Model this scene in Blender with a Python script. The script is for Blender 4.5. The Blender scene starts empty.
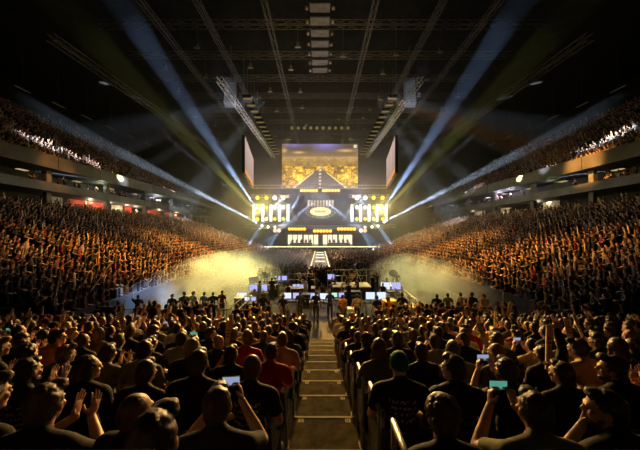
import bpy, math, random
import numpy as np
from mathutils import Vector, Matrix, noise

random.seed(7)
rng = np.random.default_rng(7)
scene = bpy.context.scene
COL = scene.collection
PI = math.pi

# ------------------------------------------------------------------ camera
F = 270.0                      # focal length in pixels of the 640 x 450 frame
HY = 234.0                     # image row of the horizon
CAMZ = 5.0
cam_d = bpy.data.cameras.new('camera')
cam_d.sensor_width = 36.0
cam_d.lens = F / 640.0 * 36.0
cam_d.shift_y = (HY - 225.0) / 640.0
cam_d.clip_start = 0.05
cam_d.clip_end = 400
cam = bpy.data.objects.new('camera', cam_d)
cam.location = (0, 0, CAMZ)
cam.rotation_euler = (PI / 2, 0, 0)
COL.objects.link(cam)
scene.camera = cam
scene.view_settings.view_transform = 'Standard'
scene.view_settings.look = 'None'
scene.view_settings.gamma = 1.0
scene.view_settings.exposure = 0.08
scene.view_settings.use_curve_mapping = False
scene.cycles.use_denoising = True
scene.cycles.max_bounces = 4
scene.cycles.diffuse_bounces = 2
scene.cycles.glossy_bounces = 2
scene.cycles.volume_bounces = 0
scene.cycles.transparent_max_bounces = 8
scene.cycles.sample_clamp_indirect = 4.0
scene.cycles.volume_step_rate = 1.0
scene.cycles.volume_max_steps = 64

w = bpy.data.worlds.new('World')
scene.world = w
w.use_nodes = True
w.node_tree.nodes['Background'].inputs[0].default_value = (0.010, 0.007, 0.004, 1)
w.node_tree.nodes['Background'].inputs[1].default_value = 0.12


def P(px, py, Y):
    """point of the hall seen at image position px, py at distance Y"""
    return Vector(((px - 320.0) / F * Y, Y, CAMZ + (HY - py) / F * Y))


# --------------------------------------------------------------- materials
def principled(name, col=(0.5, 0.5, 0.5), rough=0.6, metal=0.0, emit=None, es=0.0, spec=0.3):
    m = bpy.data.materials.new(name)
    m.use_nodes = True
    b = m.node_tree.nodes['Principled BSDF']
    b.inputs['Base Color'].default_value = (*col, 1)
    b.inputs['Roughness'].default_value = rough
    b.inputs['Metallic'].default_value = metal
    b.inputs['Specular IOR Level'].default_value = spec
    if emit is not None:
        b.inputs['Emission Color'].default_value = (*emit, 1)
        b.inputs['Emission Strength'].default_value = es
    return m


def noisy(name, c1, c2, scale=6.0, rough=0.7, metal=0.0, spec=0.3, bump=0.0):
    m = principled(name, c1, rough, metal, spec=spec)
    nt = m.node_tree
    b = nt.nodes['Principled BSDF']
    tc = nt.nodes.new('ShaderNodeTexCoord')
    n = nt.nodes.new('ShaderNodeTexNoise')
    n.inputs['Scale'].default_value = scale
    n.inputs['Detail'].default_value = 4
    r = nt.nodes.new('ShaderNodeValToRGB')
    r.color_ramp.elements[0].position = 0.35
    r.color_ramp.elements[1].position = 0.7
    r.color_ramp.elements[0].color = (*c1, 1)
    r.color_ramp.elements[1].color = (*c2, 1)
    nt.links.new(tc.outputs['Object'], n.inputs['Vector'])
    nt.links.new(n.outputs['Fac'], r.inputs['Fac'])
    nt.links.new(r.outputs['Color'], b.inputs['Base Color'])
    if bump:
        bp = nt.nodes.new('ShaderNodeBump')
        bp.inputs['Strength'].default_value = bump
        bp.inputs['Distance'].default_value = 0.01
        nt.links.new(n.outputs['Fac'], bp.inputs['Height'])
        nt.links.new(bp.outputs['Normal'], b.inputs['Normal'])
    return m


def objcol(name, rough=0.7, spec=0.3, scale=40.0, var=0.25, bump=0.0, sheen=0.0):
    """the colour of the object itself, broken up by a fine noise"""
    m = principled(name, rough=rough, spec=spec)
    nt = m.node_tree
    b = nt.nodes['Principled BSDF']
    oi = nt.nodes.new('ShaderNodeObjectInfo')
    tc = nt.nodes.new('ShaderNodeTexCoord')
    n = nt.nodes.new('ShaderNodeTexNoise')
    n.inputs['Scale'].default_value = scale
    mr = nt.nodes.new('ShaderNodeMapRange')
    mr.inputs['To Min'].default_value = 1 - var
    mr.inputs['To Max'].default_value = 1 + var
    mx = nt.nodes.new('ShaderNodeVectorMath')
    mx.operation = 'SCALE'
    nt.links.new(tc.outputs['Object'], n.inputs['Vector'])
    nt.links.new(n.outputs['Fac'], mr.inputs['Value'])
    nt.links.new(oi.outputs['Color'], mx.inputs[0])
    nt.links.new(mr.outputs['Result'], mx.inputs['Scale'])
    nt.links.new(mx.outputs['Vector'], b.inputs['Base Color'])
    if bump:
        bp = nt.nodes.new('ShaderNodeBump')
        bp.inputs['Strength'].default_value = bump
        bp.inputs['Distance'].default_value = 0.01
        nt.links.new(n.outputs['Fac'], bp.inputs['Height'])
        nt.links.new(bp.outputs['Normal'], b.inputs['Normal'])
    if sheen:
        b.inputs['Sheen Weight'].default_value = sheen
    return m


def emitter(name, col, s):
    m = bpy.data.materials.new(name)
    m.use_nodes = True
    nt = m.node_tree
    nt.nodes.clear()
    e = nt.nodes.new('ShaderNodeEmission')
    e.inputs[0].default_value = (*col, 1)
    e.inputs[1].default_value = s
    o = nt.nodes.new('ShaderNodeOutputMaterial')
    nt.links.new(e.outputs[0], o.inputs[0])
    return m


def attr_emitter(name, s):
    m = emitter(name, (1, 1, 1), s)
    nt = m.node_tree
    a = nt.nodes.new('ShaderNodeAttribute')
    a.attribute_name = 'Col'
    nt.links.new(a.outputs['Color'], nt.nodes['Emission'].inputs[0])
    return m


def printed_cloth(name, tone):
    """cloth with a worn, unreadable print across the upper back"""
    m = objcol(name, rough=0.8, spec=0.15, scale=30, var=0.2)
    nt = m.node_tree
    b = nt.nodes['Principled BSDF']
    src = b.inputs['Base Color'].links[0].from_socket
    tc = nt.nodes.new('ShaderNodeTexCoord')
    sep = nt.nodes.new('ShaderNodeSeparateXYZ')
    nt.links.new(tc.outputs['Object'], sep.inputs[0])
    mp = nt.nodes.new('ShaderNodeMapping')
    mp.inputs['Scale'].default_value = (42, 0.0, 26)
    nt.links.new(tc.outputs['Object'], mp.inputs[0])
    n = nt.nodes.new('ShaderNodeTexNoise')
    n.inputs['Scale'].default_value = 1.0
    n.inputs['Detail'].default_value = 1
    nt.links.new(mp.outputs[0], n.inputs['Vector'])
    wv = nt.nodes.new('ShaderNodeMath'); wv.operation = 'SINE'
    sc = nt.nodes.new('ShaderNodeMath'); sc.operation = 'MULTIPLY'; sc.inputs[1].default_value = 120
    nt.links.new(sep.outputs['Z'], sc.inputs[0]); nt.links.new(sc.outputs[0], wv.inputs[0])
    def cmp(a, lo, hi):
        p = nt.nodes.new('ShaderNodeMath'); p.operation = 'COMPARE'
        p.inputs[1].default_value = (lo + hi) / 2; p.inputs[2].default_value = (hi - lo) / 2
        nt.links.new(a, p.inputs[0]); return p.outputs[0]
    def mul(a, c):
        p = nt.nodes.new('ShaderNodeMath'); p.operation = 'MULTIPLY'
        nt.links.new(a, p.inputs[0]); nt.links.new(c, p.inputs[1]); return p.outputs[0]
    k = mul(cmp(sep.outputs['X'], -0.11, 0.11), cmp(sep.outputs['Z'], 0.74, 0.93))
    k = mul(k, cmp(sep.outputs['Y'], -1.0, 0.0))
    k = mul(k, cmp(n.outputs['Fac'], 0.5, 1.0))
    k = mul(k, cmp(wv.outputs[0], 0.0, 1.5))
    mx = nt.nodes.new('ShaderNodeMix'); mx.data_type = 'RGBA'
    nt.links.new(k, mx.inputs['Factor'])
    nt.links.new(src, mx.inputs['A'])
    mx.inputs['B'].default_value = (*tone, 1)
    nt.links.new(mx.outputs['Result'], b.inputs['Base Color'])
    return m


M = {}
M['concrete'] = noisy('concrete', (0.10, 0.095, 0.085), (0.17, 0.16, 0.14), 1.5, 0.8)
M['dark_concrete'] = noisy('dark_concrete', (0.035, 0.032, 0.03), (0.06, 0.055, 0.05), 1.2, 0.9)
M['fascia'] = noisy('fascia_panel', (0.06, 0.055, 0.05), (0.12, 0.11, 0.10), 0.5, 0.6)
M['floor'] = noisy('arena_floor', (0.04, 0.038, 0.035), (0.07, 0.066, 0.06), 0.8, 0.75, spec=0.15)
M['step'] = noisy('stair_tread', (0.03, 0.026, 0.018), (0.065, 0.056, 0.038), 7, 0.95, spec=0.03)
M['nosing'] = noisy('stair_nosing', (0.22, 0.2, 0.16), (0.3, 0.27, 0.21), 9, 0.8, spec=0.1)
M['black'] = noisy('black_paint', (0.012, 0.012, 0.012), (0.025, 0.024, 0.022), 3, 0.6)
M['drape'] = noisy('black_drape', (0.01, 0.01, 0.01), (0.02, 0.02, 0.018), 0.7, 0.95, spec=0.05)
M['steel'] = noisy('steel', (0.30, 0.29, 0.27), (0.45, 0.43, 0.40), 5, 0.4, 0.8)
M['alu'] = noisy('aluminium_truss', (0.45, 0.44, 0.42), (0.6, 0.58, 0.55), 4, 0.4, 0.75)
M['dark_steel'] = noisy('roof_steel', (0.10, 0.095, 0.085), (0.16, 0.15, 0.13), 2, 0.6, 0.2)
M['plastic'] = noisy('seat_plastic', (0.03, 0.03, 0.032), (0.05, 0.05, 0.05), 20, 0.5)
M['red'] = noisy('red_wall', (0.42, 0.03, 0.02), (0.55, 0.05, 0.03), 2, 0.6)
M['cream'] = noisy('cream_wall', (0.5, 0.45, 0.36), (0.6, 0.55, 0.45), 2, 0.7)
M['skin'] = objcol('skin', 0.5, 0.4, 60, 0.08)
M['hair'] = objcol('hair', 0.45, 0.5, 120, 0.45, bump=0.3)
M['cloth'] = objcol('cloth', 0.8, 0.2, 35, 0.12, bump=0.15)
M['print'] = printed_cloth('printed_cloth', (0.35, 0.33, 0.3))
M['shoe'] = noisy('shoe', (0.03, 0.03, 0.03), (0.2, 0.2, 0.2), 9, 0.5)
M['eye'] = principled('eye', (0.05, 0.035, 0.03), 0.15)
M['card'] = noisy('printed_card', (0.58, 0.42, 0.20), (0.72, 0.56, 0.30), 14, 0.6)
M['card_ink'] = noisy('card_ink', (0.25, 0.03, 0.02), (0.2, 0.08, 0.03), 20, 0.6)
M['phone'] = principled('phone_shell', (0.01, 0.01, 0.012), 0.25)
M['phone_green'] = emitter('phone_screen_green', (0.16, 0.55, 0.42), 0.5)
M['phone_white'] = emitter('phone_screen_white', (0.5, 0.62, 0.95), 0.5)
M['screen_blue'] = emitter('monitor_blue', (0.45, 0.48, 0.95), 1.0)
M['screen_white'] = emitter('monitor_white', (0.66, 0.74, 1.0), 1.15)
M['screen_green'] = emitter('monitor_green', (0.45, 0.85, 0.65), 1.0)
M['led_white'] = emitter('led_white', (1.0, 0.88, 0.70), 1.45)
M['lamp_white'] = emitter('lamp_white', (0.95, 0.97, 1.0), 2.5)
M['lamp_yellow'] = emitter('lamp_yellow', (1.0, 0.74, 0.04), 1.5)
M['lamp_orange'] = emitter('lamp_orange', (1.0, 0.44, 0.03), 2.6)
M['lamp_peach'] = emitter('lamp_peach', (1.0, 0.55, 0.25), 1.5)
M['lamp_dim'] = emitter('lamp_dim_amber', (1.0, 0.72, 0.22), 0.16)
M['lamp_faint'] = emitter('lamp_faint', (1.0, 0.8, 0.5), 0.025)
M['lens'] = emitter('beam_lens', (0.7, 0.85, 1.0), 8)
M['oval'] = emitter('oval_sign', (1.0, 0.86, 0.42), 1.25)
M['oval_mark'] = emitter('oval_mark', (0.04, 0.05, 0.30), 0.35)
M['door_lit'] = emitter('lit_panel', (1.0, 0.84, 0.56), 1.3)
M['suite_white'] = emitter('suite_white_lamp', (0.8, 0.85, 1.0), 1.6)
M['suite_warm'] = emitter('suite_warm_lamp', (1.0, 0.75, 0.35), 0.5)
M['edge_led'] = emitter('edge_led', (1.0, 0.70, 0.30), 3.0)
M['gloss'] = principled('glossy_runway', (0.16, 0.15, 0.14), 0.25, spec=0.5)
M['yellow'] = noisy('yellow_cover', (0.75, 0.55, 0.02), (0.85, 0.65, 0.05), 3, 0.6)
M['red_cloth'] = noisy('red_cloth', (0.5, 0.04, 0.03), (0.6, 0.10, 0.08), 6, 0.8)
M['side_screen'] = attr_emitter('side_screen', 1.0)
M['main_screen'] = attr_emitter('main_screen', 1.2)


# ------------------------------------------------------------ mesh building
class MB:
    def __init__(self):
        self.v, self.f, self.n = [], [], 0

    def add(self, V, Fc):
        V = np.asarray(V, float)
        self.v.append(V)
        self.f.extend([tuple(i + self.n for i in q) for q in Fc])
        self.n += len(V)
        return self

    def box(self, x0, x1, y0, y1, z0, z1):
        V = [(x0, y0, z0), (x1, y0, z0), (x1, y1, z0), (x0, y1, z0), (x0, y0, z1), (x1, y0, z1), (x1, y1, z1), (x0, y1, z1)]
        return self.add(V, [(0, 3, 2, 1), (4, 5, 6, 7), (0, 1, 5, 4), (1, 2, 6, 5), (2, 3, 7, 6), (3, 0, 4, 7)])

    def obox(self, c, size, rot):
        """box with centre c, size and a 3x3 rotation"""
        s = np.array(size) / 2
        V = np.array([(-1, -1, -1), (1, -1, -1), (1, 1, -1), (-1, 1, -1), (-1, -1, 1), (1, -1, 1), (1, 1, 1), (-1, 1, 1)]) * s
        V = V @ np.array(rot).T + np.array(c)
        return self.add(V, [(0, 3, 2, 1), (4, 5, 6, 7), (0, 1, 5, 4), (1, 2, 6, 5), (2, 3, 7, 6), (3, 0, 4, 7)])

    def tube(self, a, b, r0, r1=None, n=8):
        r1 = r0 if r1 is None else r1
        a, b = Vector(a), Vector(b)
        d = (b - a)
        if d.length < 1e-6:
            return self
        d.normalize()
        u = d.orthogonal().normalized()
        t = d.cross(u)
        V = []
        for p, r in ((a, r0), (b, r1)):
            for k in range(n):
                th = 2 * PI * k / n
                V.append(p + (u * math.cos(th) + t * math.sin(th)) * r)
        Fc = [(k, (k + 1) % n, n + (k + 1) % n, n + k) for k in range(n)]
        Fc += [tuple(range(n - 1, -1, -1)), tuple(range(n, 2 * n))]
        return self.add([tuple(x) for x in V], Fc)

    def ell(self, c, r, rot=None, nu=12, nv=8):
        V = [(0, 0, -1)]
        for j in range(1, nv):
            ph = -PI / 2 + PI * j / nv
            for i in range(nu):
                th = 2 * PI * i / nu
                V.append((math.cos(ph) * math.cos(th), math.cos(ph) * math.sin(th), math.sin(ph)))
        V.append((0, 0, 1))
        V = np.array(V) * np.array(r if hasattr(r, '__len__') else (r, r, r))
        if rot is not None:
            V = V @ np.array(rot).T
        V = V + np.array(c)
        Fc = []
        for i in range(nu):
            Fc.append((0, 1 + (i + 1) % nu, 1 + i))
        for j in range(nv - 2):
            for i in range(nu):
                a = 1 + j * nu
                Fc.append((a + i, a + (i + 1) % nu, a + nu + (i + 1) % nu, a + nu + i))
        l = len(V) - 1
        a = 1 + (nv - 2) * nu
        for i in range(nu):
            Fc.append((a + i, a + (i + 1) % nu, l))
        return self.add(V, Fc)

    def cap(self, a, b, r0, r1):
        """tapered capsule"""
        self.tube(a, b, r0, r1, 12)
        self.ell(tuple(a), r0, nu=12, nv=8)
        return self.ell(tuple(b), r1, nu=12, nv=8)

    def mesh(self, name):
        me = bpy.data.meshes.new(name)
        me.from_pydata(np.concatenate(self.v).tolist(), [], self.f)
        me.update()
        return me

    def build(self, name, mat, parent=None, smooth=False):
        me = self.mesh(name)
        if smooth:
            me.polygons.foreach_set('use_smooth', [True] * len(me.polygons))
        return link(name, me, mat, parent)


def link(name, me, mat=None, parent=None):
    if mat is not None and not me.materials:
        me.materials.append(mat)
    o = bpy.data.objects.new(name, me)
    COL.objects.link(o)
    if parent is not None:
        o.parent = parent
    return o


def tag(o, label=None, cat=None, group=None, kind=None):
    for k, v in (('label', label), ('category', cat), ('group', group), ('kind', kind)):
        if v:
            o[k] = v
    return o


def empty(name, loc=(0, 0, 0), rz=0.0):
    o = bpy.data.objects.new(name, None)
    o.empty_display_size = 0.1
    o.location = loc
    o.rotation_euler = (0, 0, rz)
    COL.objects.link(o)
    return o


def struct(name, mb, mat, label=None):
    o = mb.build(name, mat)
    return tag(o, label, 'structure', None, 'structure')


def copy_tree(o, parent=None):
    c = o.copy()
    COL.objects.link(c)
    if parent is not None:
        c.parent = parent
    for ch in list(o.children):
        copy_tree(ch, c)
    return c


def light(kind, name, loc, target, energy, color, **kw):
    d = bpy.data.lights.new(name, kind)
    d.energy = energy
    d.color = color
    for k, v in kw.items():
        setattr(d, k, v)
    o = bpy.data.objects.new(name, d)
    o.location = loc
    if target is not None:
        o.rotation_euler = (Vector(target) - Vector(loc)).to_track_quat('-Z', 'Y').to_euler()
    COL.objects.link(o)
    return o


ONES = ('zeroth first second third fourth fifth sixth seventh eighth ninth tenth eleventh twelfth thirteenth fourteenth '
        'fifteenth sixteenth seventeenth eighteenth nineteenth').split()
TENS = {20: 'twenty', 30: 'thirty', 40: 'forty'}


def ordinal(n):
    if n < 20:
        return ONES[n]
    t, o = n // 10 * 10, n % 10
    if o == 0:
        return {20: 'twentieth', 30: 'thirtieth', 40: 'fortieth'}[t]
    return TENS[t] + '-' + ONES[o]


# ======================================================================
#  THE HALL
# ======================================================================
ROW0, ROWD, RISE = 1.55, 0.85, 0.21          # near stand: rows fall towards the floor


def tread_z(r):
    return 2.86 - RISE * r


NROW = 12                                    # rows 0..11 ; row -1 is the ledge row in front of the camera
SX0, SX1 = -0.38, 0.50                       # the stairs

# floor
fl = MB().box(-62, 62, -6, 82, -0.3, 0.0)
struct('floor', fl, M['floor'], 'dark smooth arena floor below the stands')

# near stand treads (left and right of the stairs) and the stairs themselves
for nm, xa, xb in (('floor_stand_left', -14, SX0), ('floor_stand_right', SX1, 14)):
    mb = MB()
    for r in range(-1, NROW):
        y0 = ROW0 + ROWD * r - 0.32
        mb.box(xa, xb, y0, y0 + ROWD, -0.02, tread_z(r))
    struct(nm, mb, M['dark_concrete'], 'stepped dark terrace carrying the near seat rows')
st = MB()
for r in range(-1, NROW):
    y0 = ROW0 + ROWD * r - 0.32
    st.box(SX0, SX1, y0, y0 + ROWD, -0.02, tread_z(r) + 0.004)
stairs = struct('aisle_stairs', st, M['step'], 'long flight of wide steps down the middle of the near stand')
for r in range(-1, NROW):
    y1 = ROW0 + ROWD * r - 0.32 + ROWD
    n = MB().box(SX0 + .02, SX1 - .02, y1 - 0.035, y1 + 0.004, tread_z(r) + 0.0, tread_z(r) + 0.010)
    n.build('nosing', M['nosing'], stairs)
    if 0 <= r < 6:
        for x in (SX0 + 0.12, SX1 - 0.12):
            p = MB().box(x - .035, x + .035, y1 - 0.12, y1 - .05, tread_z(r) + .004, tread_z(r) + .009).build('row_plate', M['nosing'], stairs)
            q = MB()
            q.box(x - .018, x - .006, y1 - 0.105, y1 - .065, tread_z(r) + .009, tread_z(r) + .011)
            q.box(x + .004, x + .018, y1 - 0.105, y1 - .065, tread_z(r) + .009, tread_z(r) + .011)
            q.build('mark', M['black'], p)

# dark ledge in front of the camera
for nm, xa, xb in (('trim_1', -3.0, SX0 - 0.05), ('trim_2', SX1 + .05, 3.0)):
    struct(nm, MB().box(xa, xb, 0.62, 0.72, 2.9, 4.425), M['black'], 'dark parapet at the top of the near stand')

# ---- side stands : profile in X, extruded along Y
SF, SB = 11.6, 32.0                          # front and back of the lower stands
SROWS = 24
SY0, SY1 = 9.0, 64.0


def side_z(k):
    return 0.75 + k * (7.2 / SROWS)


for sg, side in ((-1, 'left'), (1, 'right')):
    mb = MB()
    d = (SB - SF) / SROWS
    for k in range(SROWS):
        xa, xb = SF + d * k, SF + d * (k + 1)
        xs = sorted((sg * xa, sg * xb))
        mb.box(xs[0], xs[1], SY0, SY1, 0, side_z(k))
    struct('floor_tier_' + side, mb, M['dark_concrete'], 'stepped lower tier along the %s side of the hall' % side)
    # front barrier wall
    xs = sorted((sg * (SF - 0.12), sg * SF))
    struct('wall_front_' + side, MB().box(xs[0], xs[1], 12.0, SY1, 0, 1.35), M['dark_concrete'], 'low dark wall in front of the %s lower tier' % side)
    # concourse level : back wall with red and cream panels, posts, ledge
    xs = sorted((sg * 35.6, sg * 36.0))
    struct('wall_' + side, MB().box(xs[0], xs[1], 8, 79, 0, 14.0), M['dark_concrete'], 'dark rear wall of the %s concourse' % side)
    xs = sorted((sg * SB, sg * 35.6))
    struct('floor_concourse_' + side, MB().box(xs[0], xs[1], 8, 79, 7.7, 7.95), M['concrete'], 'concourse deck behind the %s lower tier' % side)
    # ring ledge under the suites
    xs = sorted((sg * 31.4, sg * 35.6))
    struct('trim_ledge_' + side, MB().box(xs[0], xs[1], 8, 79, 10.0, 11.0), M['fascia'], 'long grey ledge running under the %s suites' % side)
    # upper tier fascia and steps
    xs = sorted((sg * 31.0, sg * 31.5))
    fa = MB()
    yy = 8.0
    while yy < 78:
        fa.box(xs[0], xs[1], yy + .03, yy + 5.97, 12.6, 14.1)
        yy += 6.0
    struct('trim_fascia_' + side, fa, M['fascia'], 'panelled front of the %s upper tier' % side)
    up = MB()
    for k in range(26):
        xa, xb = 31.5 + k * 0.95, 31.5 + (k + 1) * 0.95
        xs = sorted((sg * xa, sg * xb))
        up.box(xs[0], xs[1], 8, 79, 12.7, 13.4 + k * 0.62)
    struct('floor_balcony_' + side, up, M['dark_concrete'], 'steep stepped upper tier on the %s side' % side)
    # columns between the suites
    for k, yy in enumerate(range(14, 78, 9)):
        xs = sorted((sg * 32.4, sg * 32.9))
        struct('column_%s_%d' % (side, k + 1), MB().box(xs[0], xs[1], yy, yy + .6, 7.95, 12.6), M['concrete'], 'square column between the %s suites' % side)
    xs = sorted((sg * 56.3, sg * 57))
    struct('wall_outer_' + side, MB().box(xs[0], xs[1], -4, 80, 0, 34), M['drape'], 'dark outer wall above the %s upper tier' % side)

struct('ceiling', MB().box(-58, 58, -6, 81, 33.0, 33.4), M['drape'], 'dark roof high above the hall')
struct('wall_back', MB().box(-58, 58, 80, 80.6, 0, 33), M['drape'], 'dark far wall behind the stage')
struct('wall_front', MB().box(-58, 58, -5.5, -5, 0, 33), M['drape'], 'dark wall behind the photographer')

# ======================================================================
#  PEOPLE
# ======================================================================
def remesh(mb, name, voxel, smooth=3, sfac=0.5, disp=None):
    me = mb.mesh(name + '_raw')
    o = bpy.data.objects.new('tmp', me)
    COL.objects.link(o)
    md = o.modifiers.new('r', 'REMESH')
    md.mode = 'VOXEL'
    md.voxel_size = voxel
    md.use_smooth_shade = True
    if smooth:
        s = o.modifiers.new('s', 'SMOOTH')
        s.factor = sfac
        s.iterations = smooth
    dg = bpy.context.evaluated_depsgraph_get()
    out = bpy.data.meshes.new_from_object(o.evaluated_get(dg))
    out.name = name
    bpy.data.objects.remove(o)
    bpy.data.meshes.remove(me)
    if disp:
        n = len(out.vertices)
        co = np.empty(n * 3, np.float32)
        out.vertices.foreach_get('co', co)
        no = np.empty(n * 3, np.float32)
        out.vertices.foreach_get('normal', no)
        co = co.reshape(-1, 3)
        no = no.reshape(-1, 3)
        amp, fr = disp
        d = np.array([noise.noise(Vector(c) * fr) for c in co])[:, None] * amp
        co = co + no * d
        out.vertices.foreach_set('co', co.ravel())
        out.update()
    out.polygons.foreach_set('use_smooth', [True] * len(out.polygons))
    return out


def vlerp(a, b, t):
    return Vector(a) * (1 - t) + Vector(b) * t


def hand(mb, wrist, d, n, side, curl=0.35, spread=1.0):
    """palm, four fingers of unequal length with two knuckle bends and a thumb. d along the hand, n out of the palm."""
    wrist, d = Vector(wrist), Vector(d).normalized()
    n = Vector(n)
    n = (n - d * n.dot(d)).normalized()
    wv = d.cross(n) * side                 # towards the thumb
    rot = np.array([list(wv), list(d), list(n)]).T
    mb.ell(wrist + d * 0.045, (0.040, 0.054, 0.016), rot)
    mb.ell(wrist + d * 0.078, (0.038, 0.02, 0.013), rot)
    for k, (off, L) in enumerate(((0.033, 0.068), (0.011, 0.078), (-0.011, 0.072), (-0.032, 0.056))):
        p = wrist + d * (0.088 - 0.004 * abs(k - 1)) + wv * off
        ang = 0.0
        dirv = (d + wv * off * 4.5 * spread).normalized()
        for sgm, fr in enumerate((0.45, 0.32, 0.23)):
            ang += curl * (1.0 if sgm else 0.7)
            q = p + (dirv * math.cos(ang) + n * math.sin(ang)) * L * fr
            mb.cap(p, q, 0.0082 - 0.0005 * sgm, 0.0078 - 0.0005 * sgm)
            p = q
    p = wrist + d * 0.022 + wv * 0.026
    q = p + (d * 0.6 + wv * 0.7 + n * 0.35).normalized() * 0.042
    mb.cap(p, q, 0.0145, 0.011)
    mb.cap(q, q + (d * 0.85 + wv * 0.25 + n * 0.4).normalized() * 0.034, 0.011, 0.009)


HEADC = {'sit': Vector((0, 0.045, 1.135)), 'stand': Vector((0, 0.035, 1.615))}


def make_pose(pname, kind, arms, yaw=0.0, pitch=0.0, lean=0.0, curl=(0.35, 0.35), hdirs=None, wide=1.0):
    """arms: ((elbow, wrist) for x>0, (elbow, wrist) for x<0); returns the shared meshes of this pose."""
    sk, tee, hood, tro = MB(), MB(), MB(), MB()
    if kind == 'sit':
        pel, wai, che, sho, nek = (0, -.02, .53), (0, -.035, .68), (0, -.02 + lean * .5, .86), .965, (0, 0.0 + lean, 1.0)
    else:
        pel, wai, che, sho, nek = (0, 0, .95), (0, 0.0, 1.12), (0, .0, 1.32), 1.435, (0, 0.0, 1.47)
    hc = HEADC[kind] + Vector((0, lean * 1.15, -abs(lean) * 0.3))
    sy = che[1]
    # torso under the clothes
    for mb, g in ((sk, -0.016), (tee, 0.0), (hood, 0.010)):
        mb.ell(pel, (.165 * wide + g, .125 + g, .12 + g))
        mb.ell(wai, (.150 * wide + g, .108 + g, .15 + g))
        mb.ell(che, (.172 * wide + g, .115 + g, .15 + g))
        mb.ell((0, sy - .01, sho - .035), (.155 + g, .092 + g, .075 + g))
        for s in (-1, 1):
            mb.cap((s * .05, sy, sho + .02), (s * .165, sy, sho - .02), .062 + g, .064 + g)
    for mb, r in ((sk, 0.0), (tee, None), (hood, None)):
        if r is None:
            mb.cap((0, nek[1] - .01, nek[2] - .03), (0, nek[1] - .005, nek[2] + .015), .085, .070)
    # hood bunched at the nape
    hood.ell((0, sy - .075, sho + .035), (.10, .05, .05))
    # neck and head (one surface with the body)
    sk.cap((0, nek[1] - .005, nek[2] - .02), tuple(hc + Vector((0, -.02, -.06))), .060, .055)
    R = Matrix.Rotation(yaw, 3, 'Z') @ Matrix.Rotation(pitch, 3, 'X')
    Rn = np.array(R)

    def H(x, y, z):
        return tuple(hc + R @ Vector((x, y, z)))
    sk.ell(H(0, -.008, .02), (.074, .094, .094), Rn, 16, 12)          # skull
    sk.ell(H(0, .022, -.035), (.058, .066, .075), Rn, 14, 10)         # face
    sk.ell(H(0, .062, -.088), (.028, .024, .020), Rn)                 # chin
    sk.ell(H(0, .080, .022), (.050, .018, .012), Rn)                  # brow
    for s in (-1, 1):
        sk.ell(H(s * .042, .062, -.022), (.020, .020, .022), Rn)      # cheek
        sk.ell(H(s * .076, -.004, -.008), (.010, .020, .032), Rn)     # ear
    sk.ell(H(0, .096, -.018), (.013, .020, .014), Rn)                 # nose
    sk.cap(H(0, .085, .015), H(0, .100, -.014), .008, .011)
    sk.ell(H(0, .080, -.055), (.024, .013, .007), Rn)                 # lips
    sk.ell(H(0, .078, -.066), (.020, .013, .007), Rn)
    # arms
    for i, s in enumerate((1, -1)):
        el, wr = arms[i]
        el, wr = Vector(el), Vector(wr)
        sh = Vector((s * .185 * wide, sy, sho - .03))
        sk.cap(sh, el, .046, .038)
        sk.cap(el, vlerp(el, wr, .35), .040, .040)
        sk.cap(vlerp(el, wr, .3), wr, .040, .026)
        mid = vlerp(sh, el, .72)
        tee.cap(sh, vlerp(sh, el, .3), .066, .062)
        tee.tube(vlerp(sh, el, .2), mid, .062, .063, 12)
        hood.cap(sh, el, .070, .056)
        hood.cap(el, wr, .056, .040)
        hd, hn = hdirs[i] if hdirs else ((wr - el), (0, 0, -1))
        hand(sk, wr, hd, hn, s, curl[i])
    # legs
    for s in (-1, 1):
        if kind == 'sit':
            hip, kn, an = Vector((s * .09, .03, .505)), Vector((s * .125, .43, .50)), Vector((s * .12, .44, .10))
        else:
            hip, kn, an = Vector((s * .09, 0, .90)), Vector((s * .10, .02, .50)), Vector((s * .105, -.01, .09))
        sk.cap(hip, kn, .068, .045)
        sk.cap(kn, vlerp(kn, an, .3), .045, .047)
        sk.cap(vlerp(kn, an, .3), an, .047, .032)
        sk.cap(an + Vector((0, 0, -.04)), an + Vector((s * .01, .13, -.06)), .03, .024)
        tro.cap(hip, kn, .088, .066)
        tro.cap(kn, an + Vector((0, 0, .05)), .066, .05)
        tro.tube(an + Vector((0, 0, .09)), an + Vector((0, 0, -.03)), .052, .056, 12)
    tro.ell(pel, (.172 * wide, .135, .115))
    res = {'kind': kind, 'hc': hc, 'R': R}
    res['body'] = remesh(sk, 'body', 0.007, 2, 0.5)
    res['tee'] = remesh(tee, 'shirt', 0.015, 3, 0.5, (0.006, 9.0))
    res['hood'] = remesh(hood, 'hoodie', 0.015, 2, 0.5, (0.010, 10.0))
    res['tro'] = remesh(tro, 'trousers', 0.016, 2, 0.5, (0.006, 8.0))
    shoes = []
    for s in (-1, 1):
        an = Vector((s * .12, .44, .0)) if kind == 'sit' else Vector((s * .105, -.01, 0))
        sh = MB()
        sh.ell(tuple(an + Vector((0, -.01, .055))), (.042, .055, .052))
        sh.ell(tuple(an + Vector((s * .01, .10, .04))), (.045, .10, .038))
        sh.box(an.x - .03, an.x + .035, an.y - .05, an.y + .17, 0.003, .03)
        shoes.append(remesh(sh, 'shoe', 0.012, 2, 0.5))
    res['shoes'] = shoes
    ey = []
    for s in (-1, 1):
        m = MB()
        m.ell(H(s * .030, .0795, .004), (.011, .007, .006), Rn, 8, 6)
        ey.append(m.mesh('eye'))
    res['eyes'] = ey
    for k in ('body', 'tee', 'hood', 'tro'):
        mats = {'body': 'skin', 'tee': 'cloth', 'hood': 'cloth', 'tro': 'cloth'}
        res[k].materials.append(M[mats[k]])
    for m in shoes:
        m.materials.append(M['shoe'])
    for m in ey:
        m.materials.append(M['eye'])
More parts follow.
